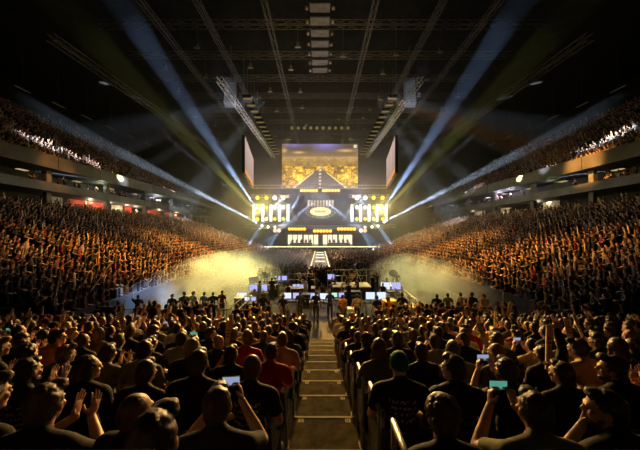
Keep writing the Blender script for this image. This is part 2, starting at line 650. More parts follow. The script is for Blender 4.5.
    tp = res['tee'].copy()
    tp.materials.clear()
    tp.materials.append(M['print'])
    res['tee_print'] = tp
    return res


# hair, in head coordinates (face towards +Y)
HAIR = {}


def hair(name, mb, voxel=0.009, smooth=2, disp=(0.006, 45.0)):
    me = remesh(mb, name, voxel, smooth, 0.5, disp)
    me.materials.append(M['hair'])
    HAIR[name] = me


def scalp(mb, g=0.0):
    mb.ell((0, -.022, .030), (.079 + g, .086 + g, .096 + g), None, 16, 12)
    mb.ell((0, -.045, -.015), (.070 + g, .060 + g, .070 + g), None, 14, 10)
    return mb


hair('short', scalp(MB(), .004).ell((0, .045, .09), (.055, .045, .035)))
hair('cropped', scalp(MB(), -.0015), disp=(0.002, 60))
hair('swept', scalp(MB(), .007).ell((0.02, .05, .098), (.06, .05, .036)).ell((0, -.03, .10), (.06, .07, .04)))
mb = scalp(MB(), .004)
r_ = random.Random(3)
for k in range(150):
    th, ph = r_.uniform(0, 2 * PI), r_.uniform(-.5, 1.5)
    x, y, z = math.cos(ph) * math.cos(th), math.cos(ph) * math.sin(th), math.sin(ph)
    if y > .45 and z < .45:
        continue
    mb.ell((x * .090, -.02 + y * .098, .035 + z * .105), r_.uniform(.013, .024), None, 8, 6)
hair('curly', mb, .008, 1, (0.006, 60))
mb = scalp(MB(), .008)
mb.ell((0, -.075, -.09), (.085, .045, .15)).ell((0, -.085, -.2), (.075, .035, .12))
for s in (-1, 1):
    mb.cap((s * .072, .0, .02), (s * .085, -.03, -.17), .022, .025)
hair('long', mb)
mb = scalp(MB(), .003)
mb.cap((0, -.10, .04), (0, -.15, .0), .03, .034).cap((0, -.15, .0), (0, -.13, -.2), .034, .014)
hair('ponytail', mb)
mb = scalp(MB(), .003).ell((0, -.09, .10), (.045, .045, .042))
hair('bun', mb)
cp = MB().ell((0, -.012, .035), (.083, .100, .094), None, 18, 12)
cap_me = remesh(cp, 'cap', 0.009, 2)
cap_me.materials.append(M['cloth'])
br = MB().ell((0, .105, .032), (.070, .075, .008), None, 16, 6)
brim_me = remesh(br, 'brim', 0.006, 1)
brim_me.materials.append(M['cloth'])
brd = MB().ell((0, .055, -.085), (.050, .040, .032)).ell((.045, .015, -.065), (.02, .035, .04)).ell((-.045, .015, -.065), (.02, .035, .04)).ell((0, .088, -.045), (.028, .012, .007))
beard_me = remesh(brd, 'beard', 0.008, 2, .5, (0.004, 60))
beard_me.materials.append(M['hair'])
# headset worn by the crew
hs = MB()
for k in range(10):
    a0, a1 = PI * k / 10, PI * (k + 1) / 10
    hs.tube((math.cos(a0) * .088, -.01, .02 + math.sin(a0) * .115), (math.cos(a1) * .088, -.01, .02 + math.sin(a1) * .115), .008)
for s in (-1, 1):
    hs.ell((s * .088, -.005, -.005), (.02, .034, .038))
headset_me = hs.mesh('headset')
headset_me.materials.append(M['black'])

REST = (((.25, -.02, .73), (.15, .21, .625)), ((-.25, -.02, .73), (-.15, .21, .625)))
POSES = {}
rd = (((-.2, .9, -.25), (0, -.2, -1)), ((.2, .9, -.25), (0, -.2, -1)))
POSES['rest'] = make_pose('rest', 'sit', REST, 0, 0, 0, (.3, .3), rd)
POSES['look_left'] = make_pose('look_left', 'sit', REST, .75, 0, .02, (.3, .3), rd)
POSES['lean'] = make_pose('lean', 'sit', (((.24, .12, .70), (.10, .33, .64)), ((-.24, .12, .70), (-.10, .33, .64))), -.25, -.05, .07, (.5, .5), rd, 1.06)
cl = (((0.05, .35, .9), (-1, .1, 0)), ((-.05, .35, .9), (1, .1, 0)))
POSES['clap'] = make_pose('clap', 'sit', (((.27, .12, .77), (.055, .30, .90)), ((-.27, .12, .77), (-.055, .30, .90))), .15, -.05, 0, (.12, .12), cl)
POSES['clap_high'] = make_pose('clap_high', 'sit', (((.29, .20, .98), (.06, .30, 1.20)), ((-.29, .20, .98), (-.06, .30, 1.20))), -.35, .1, 0, (.12, .12), cl)
ph_ = (((-.15, .25, .95), (-.9, -.2, .1)), ((.15, .25, .95), (.9, -.2, .1)))
POSES['film'] = make_pose('film', 'sit', (((.25, .20, .80), (.085, .345, .985)), ((-.25, .20, .80), (-.085, .345, .985))), 0, .05, .01, (.75, .75), ph_)
POSES['arm_up'] = make_pose('arm_up', 'sit', (((.29, .06, 1.16), (.27, .12, 1.42)), REST[1]), .2, .1, 0, (.15, .3), (((0, .1, 1), (0, 1, 0)), rd[1]))
POSES['hold'] = make_pose('hold', 'sit', (((.28, .10, .80), (.20, .34, .98)), REST[1]), .3, 0, 0, (.8, .3), (((-.1, .5, .85), (-.9, .3, -.2)), rd[1]))
POSES['chin'] = make_pose('chin', 'sit', (((.20, .22, .70), (.06, .17, .98)), REST[1]), -.85, -.05, .04, (.6, .3), (((-.2, -.1, 1), (-.3, -1, 0)), rd[1]))
SD = (((.27, -.02, 1.18), (.27, .08, .92)), ((-.27, -.02, 1.18), (-.27, .08, .92)))
POSES['stand'] = make_pose('stand', 'stand', SD, .2, 0, 0, (.35, .35), (((0, .25, -1), (-1, 0, 0)), ((0, .25, -1), (1, 0, 0))), 1.03)
POSES['operate'] = make_pose('operate', 'stand', (((.27, .12, 1.15), (.17, .36, 1.08)), ((-.27, .12, 1.15), (-.17, .36, 1.08))), -.15, -.25, .03, (.3, .3), (((0, 1, -.15), (0, 0, -1)), ((0, 1, -.15), (0, 0, -1))))
POSES['raise'] = make_pose('raise', 'stand', (((.30, .14, 1.55), (.30, .34, 1.74)), SD[1]), -.3, .05, 0, (.2, .35), (((0, .5, .8), (0, .8, -.5)), ((0, .25, -1), (1, 0, 0))))
POSES['chat'] = make_pose('chat', 'stand', (((.25, .10, 1.14), (-.03, .22, 1.16)), ((-.25, .10, 1.14), (.03, .20, 1.12))), .9, 0, 0, (.4, .4), (((-1, .2, .1), (0, -1, 0)), ((1, .2, 0), (0, -1, 0))))

SKINS = [(.52, .30, .20), (.60, .37, .26), (.44, .25, .16), (.32, .17, .10), (.56, .34, .22)]
HAIRC = {'black': (.010, .008, .007), 'dark': (.03, .018, .011), 'brown': (.09, .048, .022), 'fair': (.28, .17, .07), 'red-haired': (.22, .07, .02)}
CLOTHC = {'black': (.012, .012, .013), 'charcoal': (.04, .04, .042), 'grey': (.16, .155, .15), 'white': (.62, .58, .52), 'red': (.36, .02, .015),
          'navy': (.02, .03, .08), 'olive': (.09, .09, .035), 'yellow': (.55, .35, .04), 'maroon': (.13, .015, .02), 'beige': (.40, .30, .19), 'blue': (.03, .10, .35), 'orange': (.55, .18, .03)}
N_PEOPLE = [0]


def person(pose, loc, rz, label, hairk='short', hairc='dark', shirt='black', garment='tee', cap=None, beard=False, skin=0, scale=1.0, mirror=False,
           trousers='charcoal', group=None, headset=False, eyes=False):
    p = POSES[pose]
    e = empty('person', loc, rz)
    e.scale = (-scale if mirror else scale, scale, scale)
    tag(e, label, 'person', group)
    b = link('body', p['body'], None, e)
    b.color = (*SKINS[skin % len(SKINS)], 1)
    s = link({'tee': 'shirt', 'tee_print': 'shirt', 'hood': 'hoodie'}[garment], p[garment], None, e)
    s.color = (*CLOTHC[shirt], 1)
    t = link('trousers', p['tro'], None, e)
    t.color = (*CLOTHC[trousers], 1)
    for m in p['shoes']:
        link('shoe', m, None, e)
    mt = Matrix.Translation(p['hc']) @ p['R'].to_4x4()
    if hairk:
        h = link('hair', HAIR[hairk], None, e)
        h.color = (*HAIRC[hairc], 1)
        h.matrix_local = mt
    if cap:
        h = link('cap', cap_me, None, e)
        h.matrix_local = mt
        h.color = (*cap, 1)
        g = link('brim', brim_me, None, h)
        g.color = (*cap, 1)
    if beard:
        h = link('beard', beard_me, None, e)
        h.matrix_local = mt
        h.color = (*HAIRC[hairc], 1)
    if headset:
        h = link('headset', headset_me, None, e)
        h.matrix_local = mt
    if eyes:
        for m in p['eyes']:
            link('eye', m, None, e)
    N_PEOPLE[0] += 1
    return e


# things held
def phone_proto(mat):
    e = empty('smartphone')
    MB().box(-.064, .064, -.004, .004, -.032, .032).build('phone_case', M['phone'], e)
    MB().box(-.060, .060, -.0052, -.0042, -.029, .029).build('screen', mat, e)
    MB().tube((.050, .004, .02), (.050, .0065, .02), .007).build('camera_lens', M['phone'], e)
    return e


def make_phone(loc, rz, mat, label, upright=False):
    e = phone_proto(mat)
    e.location = loc
    e.rotation_euler = (0, PI / 2 if upright else 0, rz)
    return tag(e, label, 'phone', 'phones held up in the near stand')


def clapper_parts(L=.62, W=.13):
    """pleated cardboard clapper: fan folded card with a printed face"""
    c = MB()
    n = 6
    V = []
    for k in range(n + 1):
        x = -W / 2 + W * k / n
        y = .012 if k % 2 else -.012
        V += [(x * .72, y, 0), (x, y, L), (x, y + .004, L), (x * .72, y + .004, 0)]
    Fc = []
    for k in range(n):
        a, b_ = 4 * k, 4 * k + 4
        Fc += [(a, b_, b_ + 1, a + 1), (a + 2, b_ + 2, b_ + 3, a + 3), (a + 1, b_ + 1, b_ + 2, a + 2), (a, a + 3, b_ + 3, b_)]
    Fc += [(0, 1, 2, 3), (4 * n, 4 * n + 3, 4 * n + 2, 4 * n + 1)]
    c.add(V, Fc)
    k = MB()
    for z in (.30, .36, .42):
        k.box(-W * .3, W * .3, -.0165, -.0145, L * z * 1.6, L * z * 1.6 + .022)
    g = MB().box(-W * .42, W * .42, -.017, .02, .06, .11)
    return c.mesh('card'), k.mesh('print'), g.mesh('band')


CLAP = clapper_parts()
CLAP[0].materials.append(M['card'])
CLAP[1].materials.append(M['card_ink'])
CLAP[2].materials.append(M['card_ink'])


def make_clapper(loc, rot, label, scale=1.0):
    e = empty('paper_clapper', loc)
    e.rotation_euler = rot
    e.scale = (scale,) * 3
    link('card', CLAP[0], None, e)
    link('printed_panel', CLAP[1], None, e)
    link('band', CLAP[2], None, e)
    return tag(e, label, 'clapper', 'cardboard clappers in the near stand')


# a seat
def seat_meshes():
    s = MB()
    s.obox((0, 0.03, .415), (.42, .40, .035), Matrix.Rotation(.05, 3, 'X'))
    s.obox((0, 0.225, .405), (.41, .03, .05), Matrix.Rotation(.05, 3, 'X'))
    b = MB()
    for k in range(7):
        x0 = -.21 + .06 * k
        y = -.185 - .02 * math.cos((k - 3) / 3 * 1.2)
        b.obox((x0 + .03, y - .02, .60), (.062, .022, .36), Matrix.Rotation(.13, 3, 'X'))
    ls = []
    for s_ in (-1, 1):
        l = MB()
        l.obox((s_ * .20, -.02, .20), (.025, .05, .40), Matrix.Identity(3))
        l.obox((s_ * .20, -.02, .012), (.06, .20, .02), Matrix.Identity(3))
        l.obox((s_ * .205, -.13, .40), (.02, .16, .03), Matrix.Rotation(.2, 3, 'X'))
        ls.append(l.mesh('side_frame'))
        ls[-1].materials.append(M['dark_steel'])
    a = [s.mesh('seat'), b.mesh('backrest')]
    for m in a:
        m.materials.append(M['plastic'])
    return a + ls


SEAT = seat_meshes()


def make_seat(loc, label, group):
    e = empty('stadium_seat', loc)
    tag(e, label, 'seat', group)
    link('seat', SEAT[0], None, e)
    link('backrest', SEAT[1], None, e)
    link('side_frame', SEAT[2], None, e)
    link('side_frame', SEAT[3], None, e)
    return e


# ---- the near stand, seat by seat (rows 0..9); j counts seats from the stairs
SEATW = 0.50
special = {}
# (row, side, seat) -> keyword overrides taken from the photograph
special[(0, -1, 1)] = dict(pose='film', hairk='short', hairc='brown', shirt='charcoal', garment='tee_print', phone='white')
special[(0, -1, 2)] = dict(pose='rest', hairk='cropped', hairc='brown', shirt='black', garment='tee', yaw=-.25)
special[(1, -1, 1)] = dict(pose='rest', hairk='cropped', hairc='brown', shirt='black', garment='tee_print', wide=1.1)
special[(1, -1, 2)] = dict(pose='rest', hairk='short', hairc='dark', shirt='black', garment='tee')
special[(1, -1, 3)] = dict(pose='rest', hairk='short', hairc='dark', shirt='black', garment='tee')
special[(1, -1, 4)] = dict(pose='look_left', hairk='long', hairc='dark', shirt='black', garment='hood', mirror=True)
special[(2, -1, 1)] = dict(pose='lean', hairk='short', hairc='dark', shirt='red', garment='tee')
special[(3, -1, 1)] = dict(pose='rest', hairk='short', hairc='brown', shirt='beige', garment='tee')
special[(3, -1, 2)] = dict(pose='look_left', hairk='swept', hairc='brown', shirt='red', garment='tee')
special[(0, 1, 1)] = dict(pose='rest', hairk='curly', hairc='brown', shirt='black', garment='tee')
special[(0, 1, 2)] = dict(pose='film', hairk='short', hairc='dark', shirt='olive', garment='tee', phone='green')
special[(0, 1, 3)] = dict(pose='chin', hairk='short', hairc='black', shirt='black', garment='tee', mirror=True)
special[(1, 1, 1)] = dict(pose='rest', hairk=None, cap=(.01, .12, .03), hairc='dark', shirt='black', garment='tee_print')
special[(1, 1, 3)] = dict(pose='film', hairk='short', hairc='dark', shirt='black', garment='tee', phone='white')
special[(1, 1, 4)] = dict(pose='hold', hairk='short', hairc='dark', shirt='black', garment='tee', clap=True)
special[(1, 1, 5)] = dict(pose='look_left', hairk='swept', hairc='black', shirt='black', garment='hood', beard=True)
special[(2, 1, 1)] = dict(pose='lean', hairk='long', hairc='brown', shirt='olive', garment='hood')
special[(2, 1, 2)] = dict(pose='rest', hairk='short', hairc='dark', shirt='black', garment='tee')
special[(2, 1, 3)] = dict(pose='lean', hairk='swept', hairc='brown', shirt='grey', garment='tee')
special[(3, 1, 2)] = dict(pose='hold', hairk='short', hairc='dark', shirt='black', garment='tee', clap=True)
special[(3, 1, 3)] = dict(pose='rest', hairk='short', hairc='dark', shirt='grey', garment='tee')
special[(4, 1, 2)] = dict(pose='hold', hairk='short', hairc='dark', shirt='charcoal', garment='tee', clap=True)
special[(4, 1, 5)] = dict(pose='rest', hairk='short', hairc='brown', shirt='white', garment='tee')
special[(5, -1, 3)] = dict(pose='lean', hairk='swept', hairc='brown', shirt='orange', garment='tee')
special[(5, -1, 2)] = dict(pose='rest', hairk='short', hairc='brown', shirt='yellow', garment='tee')
special[(6, 1, 7)] = dict(pose='rest', hairk='short', hairc='dark', shirt='white', garment='tee')

pr = random.Random(11)
POSEW = [('rest', 30), ('look_left', 12), ('lean', 14), ('clap', 16), ('clap_high', 4), ('film', 2.5), ('arm_up', 3), ('hold', 9), ('chin', 6)]
HAIRW = [('short', 40), ('cropped', 16), ('swept', 18), ('curly', 6), ('long', 9), ('ponytail', 6), ('bun', 2), ('cap', 5)]
COLW = [('black', 50), ('charcoal', 12), ('grey', 10), ('white', 6), ('red', 4), ('navy', 7), ('olive', 4), ('maroon', 3), ('beige', 4), ('yellow', 1), ('orange', 2)]
DOING = {'rest': 'seated', 'look_left': 'turning', 'lean': 'leaning', 'clap': 'clapping', 'clap_high': 'applauding', 'film': 'filming', 'arm_up': 'cheering', 'hold': 'holding clapper', 'chin': 'turned aside'}


def pick(ws):
    t = pr.uniform(0, sum(x[1] for x in ws))
    for k, v in ws:
        t -= v
        if t <= 0:
            return k
    return ws[-1][0]


NEAR_ROWS = 10
crowd_seats = []                # left-over seats (x, y, z, facing, standing) for the mass
for r in range(0, NROW):
    y = ROW0 + ROWD * r
    half = 1.185 * y + 0.45
    for sg, side in ((-1, 'left'), (1, 'right')):
        j = 0
        while True:
            j += 1
            x = (SX0 - 0.22 - SEATW * (j - 1)) if sg < 0 else (SX1 + 0.20 + SEATW * (j - 1))
            if abs(x) > min(half, 13.2):
                break
            z = tread_z(r)
            xj, yj = x + pr.uniform(-.05, .05), y + pr.uniform(-.04, .04)
            rz = -math.atan2(xj, 45 - yj) * -1.0 * 1.0 + pr.uniform(-.12, .12)
            if r >= NEAR_ROWS:
                crowd_seats.append((xj, yj, z, rz, 0))
                continue
            kw = special.get((r, sg, j), {})
            pose = kw.get('pose') or pick(POSEW)
            hk = kw['hairk'] if 'hairk' in kw else pick(HAIRW)
            cap = kw.get('cap')
            if hk == 'cap':
                hk = None
                cap = pr.choice([(.02, .02, .02), (.25, .02, .02), (.02, .03, .1), (.3, .28, .25)])
            hc = kw.get('hairc') or pick([('black', 25), ('dark', 40), ('brown', 25), ('fair', 8), ('red-haired', 2)])
            sc = kw.get('shirt') or pick(COLW)
            gm = kw.get('garment') or pick([('tee', 62), ('tee_print', 18), ('hood', 20)])
            mir = kw.get('mirror', pr.random() < .5)
            s = pr.uniform(.94, 1.03)
            gname = 'hoodie' if gm == 'hood' else 'T-shirt'
            lab = 'person in %s %s %s, %s row from the bottom, %s seat %s of stairs' % (sc, gname, DOING[pose], ordinal(r + 1), ordinal(j), side)
            rz_ = rz + kw.get('yaw', 0)
            e = person(pose, (xj, yj, z), rz_, lab, hk, hc, sc, gm, cap, kw.get('beard', pr.random() < .12), pr.randrange(5), s, mir,
                       pick([('charcoal', 4), ('navy', 4), ('black', 3), ('beige', 1)]), 'spectators seated in the near stand', False, r < 4)
            make_seat((x, y, z), 'dark plastic seat under a spectator in the near stand', 'dark seats of the near stand')
            mw = Matrix.Translation((xj, yj, z)) @ Matrix.Rotation(rz_, 4, 'Z') @ Matrix.Diagonal((-s if mir else s, s, s, 1))
            if pose == 'film':
                m = M['phone_' + kw['phone']] if 'phone' in kw else M[pr.choice(['phone_white', 'phone_green'])]
                make_phone(mw @ Vector((0, .395, 1.10)), rz_, m, 'lit smartphone held up in %s row from the bottom, %s seat %s of stairs' % (ordinal(r + 1), ordinal(j), side))
            if pose == 'hold':
                hp = mw @ Vector((.185, .415, .995))
                make_clapper(hp, (pr.uniform(-.35, .05), pr.uniform(-.35, .35), rz_ + pr.uniform(-.5, .5)),
                             'folded cardboard clapper held in %s row from the bottom, %s seat %s of stairs' % (ordinal(r + 1), ordinal(j), side), pr.uniform(.55, .75))

# one head cut by the bottom edge of the view
person('rest', (-0.62, 0.98, tread_z(-1)), .2, 'brown-haired person lowest in view, only the head showing above the parapet', 'swept', 'brown', 'black', 'tee',
       None, False, 0, 1.0, False, 'charcoal', 'spectators seated in the near stand')

# jacket hung over the first seat right of the stairs
jk = MB()
jk.ell((0, 0, .0), (.20, .05, .20)).ell((-.17, .03, -.06), (.06, .05, .20)).ell((.17, .03, -.06), (.06, .05, .20)).ell((0, .02, .16), (.17, .07, .06))
jme = remesh(jk, 'jacket', .016, 2, .5, (.02, 12))
jme.materials.append(M['cloth'])
jo = link('jacket', jme)
jo.color = (.40, .27, .16, 1)
jo.location = (SX1 + .20, ROW0 - .27, tread_z(0) + .66)
tag(jo, 'crumpled tan jacket hung over the back of first seat right of stairs', 'jacket')

# handrails on the right of the stairs
for k, r in enumerate((0, 1, 2, 3, 4, 6, 8)):
    y = ROW0 + ROWD * r + .28
    z = tread_z(r)
    x = SX1 + .0
    e = empty('aisle_handrail', (x, y, z))
    tag(e, 'low steel rail at the right of stairs, beside the %s row from the bottom' % ordinal(r + 1), 'handrail', 'rails along the stairs')
    p = MB().tube((0, 0, .008), (0, 0, .86), .02)
    p.build('post', M['steel'], e, True)
    MB().tube((0, -.42, .008), (0, -.42, .86), .02).build('post', M['steel'], e, True)
    b = MB()
    b.tube((0, .02, .86), (0, -.44, .86), .022)
    b.build('rail', M['steel'], e, True)
    MB().obox((0, -.21, .45), (.012, .36, .5), Matrix.Identity(3)).build('side_panel', M['dark_steel'], e)

# ======================================================================
#  FRONT OF HOUSE, FLOOR
# ======================================================================
def desk(px, Y, wpx, label, screens, z=0.0, tilt=.25):
    """a control desk seen from behind with screens facing back towards the near stand"""
    x = (px - 320) / F * Y
    wd = wpx / F * Y
    e = empty('control_desk', (x, Y, z))
    tag(e, label, 'desk', 'control desks on the floor')
    MB().box(-wd / 2, wd / 2, -.35, .35, .72, .76).build('desk_top', M['black'], e)
    for sx in (-1, 1):
        for sy in (-1, 1):
            MB().tube((sx * (wd / 2 - .06), sy * .3, .0), (sx * (wd / 2 - .06), sy * .3, .72), .025).build('leg', M['steel'], e)
    n = len(screens)
    for i, m in enumerate(screens):
        cx = -wd / 2 + wd * (i + .5) / n
        sw = wd / n * .86
        t = empty('monitor', (x + cx, Y + .08, z + .762))
        tag(t, '%s monitor, %s from left, %s' % ({'screen_blue': 'blue-lit', 'screen_white': 'white-lit', 'screen_green': 'green-lit'}[m], ordinal(i + 1), label.split(',')[0]), 'monitor', 'monitors on the control desks')
        MB().box(-sw / 2, sw / 2, -.02, .02, .10, .10 + sw * .8).build('case', M['black'], t)
        MB().box(-sw / 2 + .02, sw / 2 - .02, -.026, -.021, .12, .08 + sw * .8).build('screen', M[m], t)
        s_ = MB().box(-.03, .03, -.01, .03, .0, .12)
        s_.build('stand', M['black'], t)
        MB().box(-.12, .12, -.08, .10, 0, .012).build('base', M['black'], t)
    k = MB().box(-wd * .3, wd * .3, -.30, -.12, .76, .785)
    k.build('keyboard', M['plastic'], e)
    return e


desk(258, 19.5, 20, 'desk on the far left of the control area', ['screen_blue', 'screen_blue'])
desk(250, 16.6, 13, 'desk nearest the left haze', ['screen_white', 'screen_blue'])
desk(292, 17.2, 18, 'desk left of the centre line', ['screen_white', 'screen_blue'])
desk(319, 17.0, 19, 'desk straight below the runway', ['screen_blue', 'screen_white'])
desk(338, 17.6, 14, 'desk with green glow right of centre', ['screen_green', 'screen_blue'])
desk(376, 17.0, 22, 'desk right of the camera podium', ['screen_white', 'screen_white'])
desk(391, 20.0, 22, 'desk at the right edge of the control area', ['screen_white', 'screen_blue'])
desk(331, 24.5, 8, 'small desk behind the podium', ['screen_blue'])
desk(281, 24.0, 14, 'dark desk at the back of the control area', ['screen_blue', 'screen_blue'])


def console(px, Y, wpx, label, mat):
    x, wd = (px - 320) / F * Y, wpx / F * Y
    e = empty('mixing_console', (x, Y, 0))
    tag(e, label, 'mixing console')
    MB().box(-wd / 2, wd / 2, -.4, .4, .0, .8).build('flight_case', M['black'], e)
    R = Matrix.Rotation(.35, 3, 'X')
    MB().obox((0, 0, .88), (wd, .8, .06), R).build('panel', M['dark_steel'], e)
    b = empty('screen_row')
    for k in range(4):
        MB().obox((-wd * .36 + wd * .24 * k, .13, .965), (wd * .2, .34, .012), R).build('screen', M[mat], e)
    bpy.data.objects.remove(b)
    fd = MB()
    for k in range(16):
        fd.obox((-wd * .45 + wd * .06 * k, -.2, .85), (.02, .3, .02), R)
    fd.build('faders', M['steel'], e)
    return e


console(241, 18.0, 10, 'white-lit mixing console at the left end of the control area', 'screen_white')
console(395, 22.0, 12, 'bright mixing console at the right end of the control area', 'screen_white')
console(300, 21.0, 16, 'low blue-lit mixing console behind the centre desks', 'screen_blue')


def riser(name, x0, x1, y0, y1, z, label):
    e = empty(name, ((x0 + x1) / 2, (y0 + y1) / 2, 0))
    tag(e, label, 'platform')
    hx, hy = (x1 - x0) / 2, (y1 - y0) / 2
    MB().box(-hx, hx, -hy, hy, z - .06, z).build('deck', M['cream'], e)
    MB().box(-hx + .03, hx - .03, -hy + .03, hy - .03, .0, z - .06).build('skirt', M['black'], e)
    r = MB()
    for xx in (-hx + .05, 0, hx - .05):
        r.tube((xx, hy - .05, z), (xx, hy - .05, z + 1.05), .025)
    r.tube((-hx, hy - .05, z + 1.05), (hx, hy - .05, z + 1.05), .028)
    r.tube((-hx, hy - .05, z + .55), (hx, hy - .05, z + .55), .02)
    r.build('guard_rail', M['steel'], e)
    return e


riser('platform', -2.9, -0.4, 20.4 + 2.0, 24.6 - 1.2, .5, 'empty pale platform with guard rail, left of the runway line')
riser('platform', 1.0, 4.0, 21.0, 23.0, .9, 'pale camera platform with guard rail, right of the runway line')


def broadcast_camera(loc, rz, label):
    e = empty('broadcast_camera', loc, rz)
    tag(e, label, 'camera', 'cameras in the control area')
    MB().box(-.13, .13, -.3, .3, 1.30, 1.62).build('camera_body', M['black'], e)
    MB().tube((0, .3, 1.46), (0, .8, 1.46), .10, .12, 14).build('lens', M['black'], e)
    MB().box(-.16, .16, -.62, -.38, 1.62, 1.84).build('viewfinder', M['black'], e)
    MB().tube((0, 0, .9), (0, 0, 1.3), .05).build('column', M['steel'], e)
    for a in (0.5, 2.6, 4.7):
        MB().tube((0, 0, 1.0), (math.cos(a) * .6, math.sin(a) * .6, .0), .028).build('leg', M['steel'], e)
    return e


broadcast_camera((3.0, 22.0, .9), .1, 'black broadcast camera on tripod standing on the pale camera platform')
broadcast_camera((-4.6, 23.0, 0), -.1, 'black broadcast camera on tripod beside the left haze')


def pole_screen(px, py, Y, label):
    p = P(px, py, Y)
    e = empty('monitor_on_stand', (p.x, p.y, 0))
    tag(e, label, 'monitor')
    MB().tube((0, 0, .02), (0, 0, p.z), .04).build('pole', M['dark_steel'], e)
    MB().box(-.4, .4, -.4, .4, 0, .03).build('base', M['black'], e)
    R = Matrix.Rotation(-.15, 3, 'Y')
    MB().obox((0, -.06, p.z), (.78, .08, .52), R).build('case', M['black'], e)
    MB().obox((0, -.105, p.z), (.68, .01, .42), R).build('screen', principled('dim_screen', (.03, .03, .03), .3, emit=(.5, .4, .3), es=.25), e)


pole_screen(254, 280, 22.0, 'tilted dark monitor on a tall pole beside the left haze')
# round reflector on a pole
p = P(393, 273, 24.0)
e = empty('round_reflector', (p.x, p.y, 0))
tag(e, 'round black reflector on a thin pole at the right of the control area', 'reflector')
MB().tube((0, 0, 0), (0, 0, p.z), .035).build('pole', M['dark_steel'], e)
MB().ell((0, 0, p.z), (.36, .12, .33), None, 20, 12).build('dish', M['black'], e, True)
MB().box(-.35, .35, -.35, .35, 0, .03).build('base', M['black'], e)

# flight cases and covers
def case(px, Y, wx, wy, h, mat, label, z=0.0):
    x = (px - 320) / F * Y
    e = empty('flight_case', (x, Y, z))
    tag(e, label, 'case')
    MB().box(-wx / 2, wx / 2, -wy / 2, wy / 2, .08, h).build('case_body', mat, e)
    t = MB()
    for sx in (-1, 1):
        for sy in (-1, 1):
            t.box(sx * wx / 2 - .02, sx * wx / 2 + .02, sy * wy / 2 - .02, sy * wy / 2 + .02, .08, h + .01)
    t.box(-wx / 2 - .01, wx / 2 + .01, -wy / 2 - .01, wy / 2 + .01, h * .7, h * .7 + .03)
    t.build('edging', M['steel'], e)
    for sx in (-1, 1):
        for sy in (-1, 1):
            MB().tube((sx * wx * .4 - .02, sy * wy * .4, .04), (sx * wx * .4 + .02, sy * wy * .4, .04), .04, n=10).build('wheel', M['black'], e)
    return e


case(389, 15.4, .75, .6, 1.25, M['yellow'], 'bright yellow flight case at the right of the control area')
case(414, 15.6, .5, .5, .8, M['yellow'], 'smaller yellow flight case by the right handrail')
case(306, 19.0, 1.1, .7, .8, M['black'], 'black flight case behind the centre desk')
case(352, 19.4, 1.2, .7, .9, M['black'], 'black flight case right of the green-lit desk')
case(270, 21.5, 1.4, .7, 1.0, M['black'], 'long black flight case at the left of the control area')
case(352, 15.0, .5, .5, .9, M['cream'], 'pale flight case by the crew at the foot of the stairs')

# rails at both sides of the control area
def slope_rail(a, b, h, label, mat='steel'):
    a, b = Vector(a), Vector(b)
    e = empty('handrail', a)
    tag(e, label, 'handrail')
    d = b - a
    n = 4
    for k in range(n + 1):
        q = d * (k / n)
        MB().tube(q, q + Vector((0, 0, h)), .02).build('post', M[mat], e)
    for f_ in (1.0, .55):
        MB().tube(Vector((0, 0, h * f_)), d + Vector((0, 0, h * f_)), .025).build('rail', M[mat], e)


slope_rail((-4.9, 14.2, 0), (-4.1, 16.8, .6), 1.0, 'steel handrail at the left of the control area')
slope_rail((4.6, 16.6, .7), (5.3, 14.0, 0), 1.0, 'steel handrail beside the yellow flight case')
slope_rail((5.2, 16.9, .5), (5.9, 14.4, 0), 1.0, 'second steel handrail, next to the red banner')
slope_rail((12.4, 14.6, .9), (14.3, 17.0, 2.0), 1.0, 'dark steel handrail climbing the right tier, lower one', 'dark_steel')
slope_rail((13.2, 14.6, 1.2), (15.2, 17.4, 2.4), 1.0, 'dark steel handrail climbing the right tier, upper one', 'dark_steel')
slope_rail((-12.4, 14.6, .9), (-14.0, 18.0, 2.0), 1.0, 'handrail climbing the left tier beside the blue-lit gate', 'dark_steel')


def barrier(x, y, rz, label):
    e = empty('crowd_barrier', (x, y, 0), rz)
    tag(e, label, 'barrier', 'steel barriers round the floor')
    f_ = MB()
    f_.tube((-1.0, 0, .2), (1.0, 0, .2), .02).tube((-1.0, 0, 1.1), (1.0, 0, 1.1), .02).tube((-1.0, 0, .2), (-1.0, 0, 1.1), .02).tube((1.0, 0, .2), (1.0, 0, 1.1), .02)
    f_.build('frame', M['alu'], e)
    b = MB()
    for k in range(1, 14):
        b.tube((-1 + k / 7, 0, .2), (-1 + k / 7, 0, 1.1), .008, n=6)
    b.build('bars', M['alu'], e)
    for s in (-1, 1):
        MB().box(s * .8 - .03, s * .8 + .03, -.3, .3, 0, .03).build('foot', M['alu'], e)
        MB().tube((s * .8, 0, .03), (s * .8, 0, .2), .02).build('leg', M['alu'], e)


for k in range(4):
    barrier(-10.6 + k * 2.05, 14.0, 0, 'steel crowd barrier at the left gate, %s from the tier wall' % ordinal(k + 1))
for k in range(4):
    barrier(10.4 - k * 2.05, 13.9, 0, 'steel crowd barrier at the right gate, %s from the tier wall' % ordinal(k + 1))
bn = MB().obox((0, 0, .65), (1.0, .02, .75), Matrix.Identity(3)).box(-.48, .48, -.03, .03, 1.02, 1.06)
bo = bn.build('banner', M['red_cloth'])
bo.location = (5.75 + .55, 13.82, 0.02)
tag(bo, 'red cloth banner hung on a barrier at the right of the control area', 'banner')

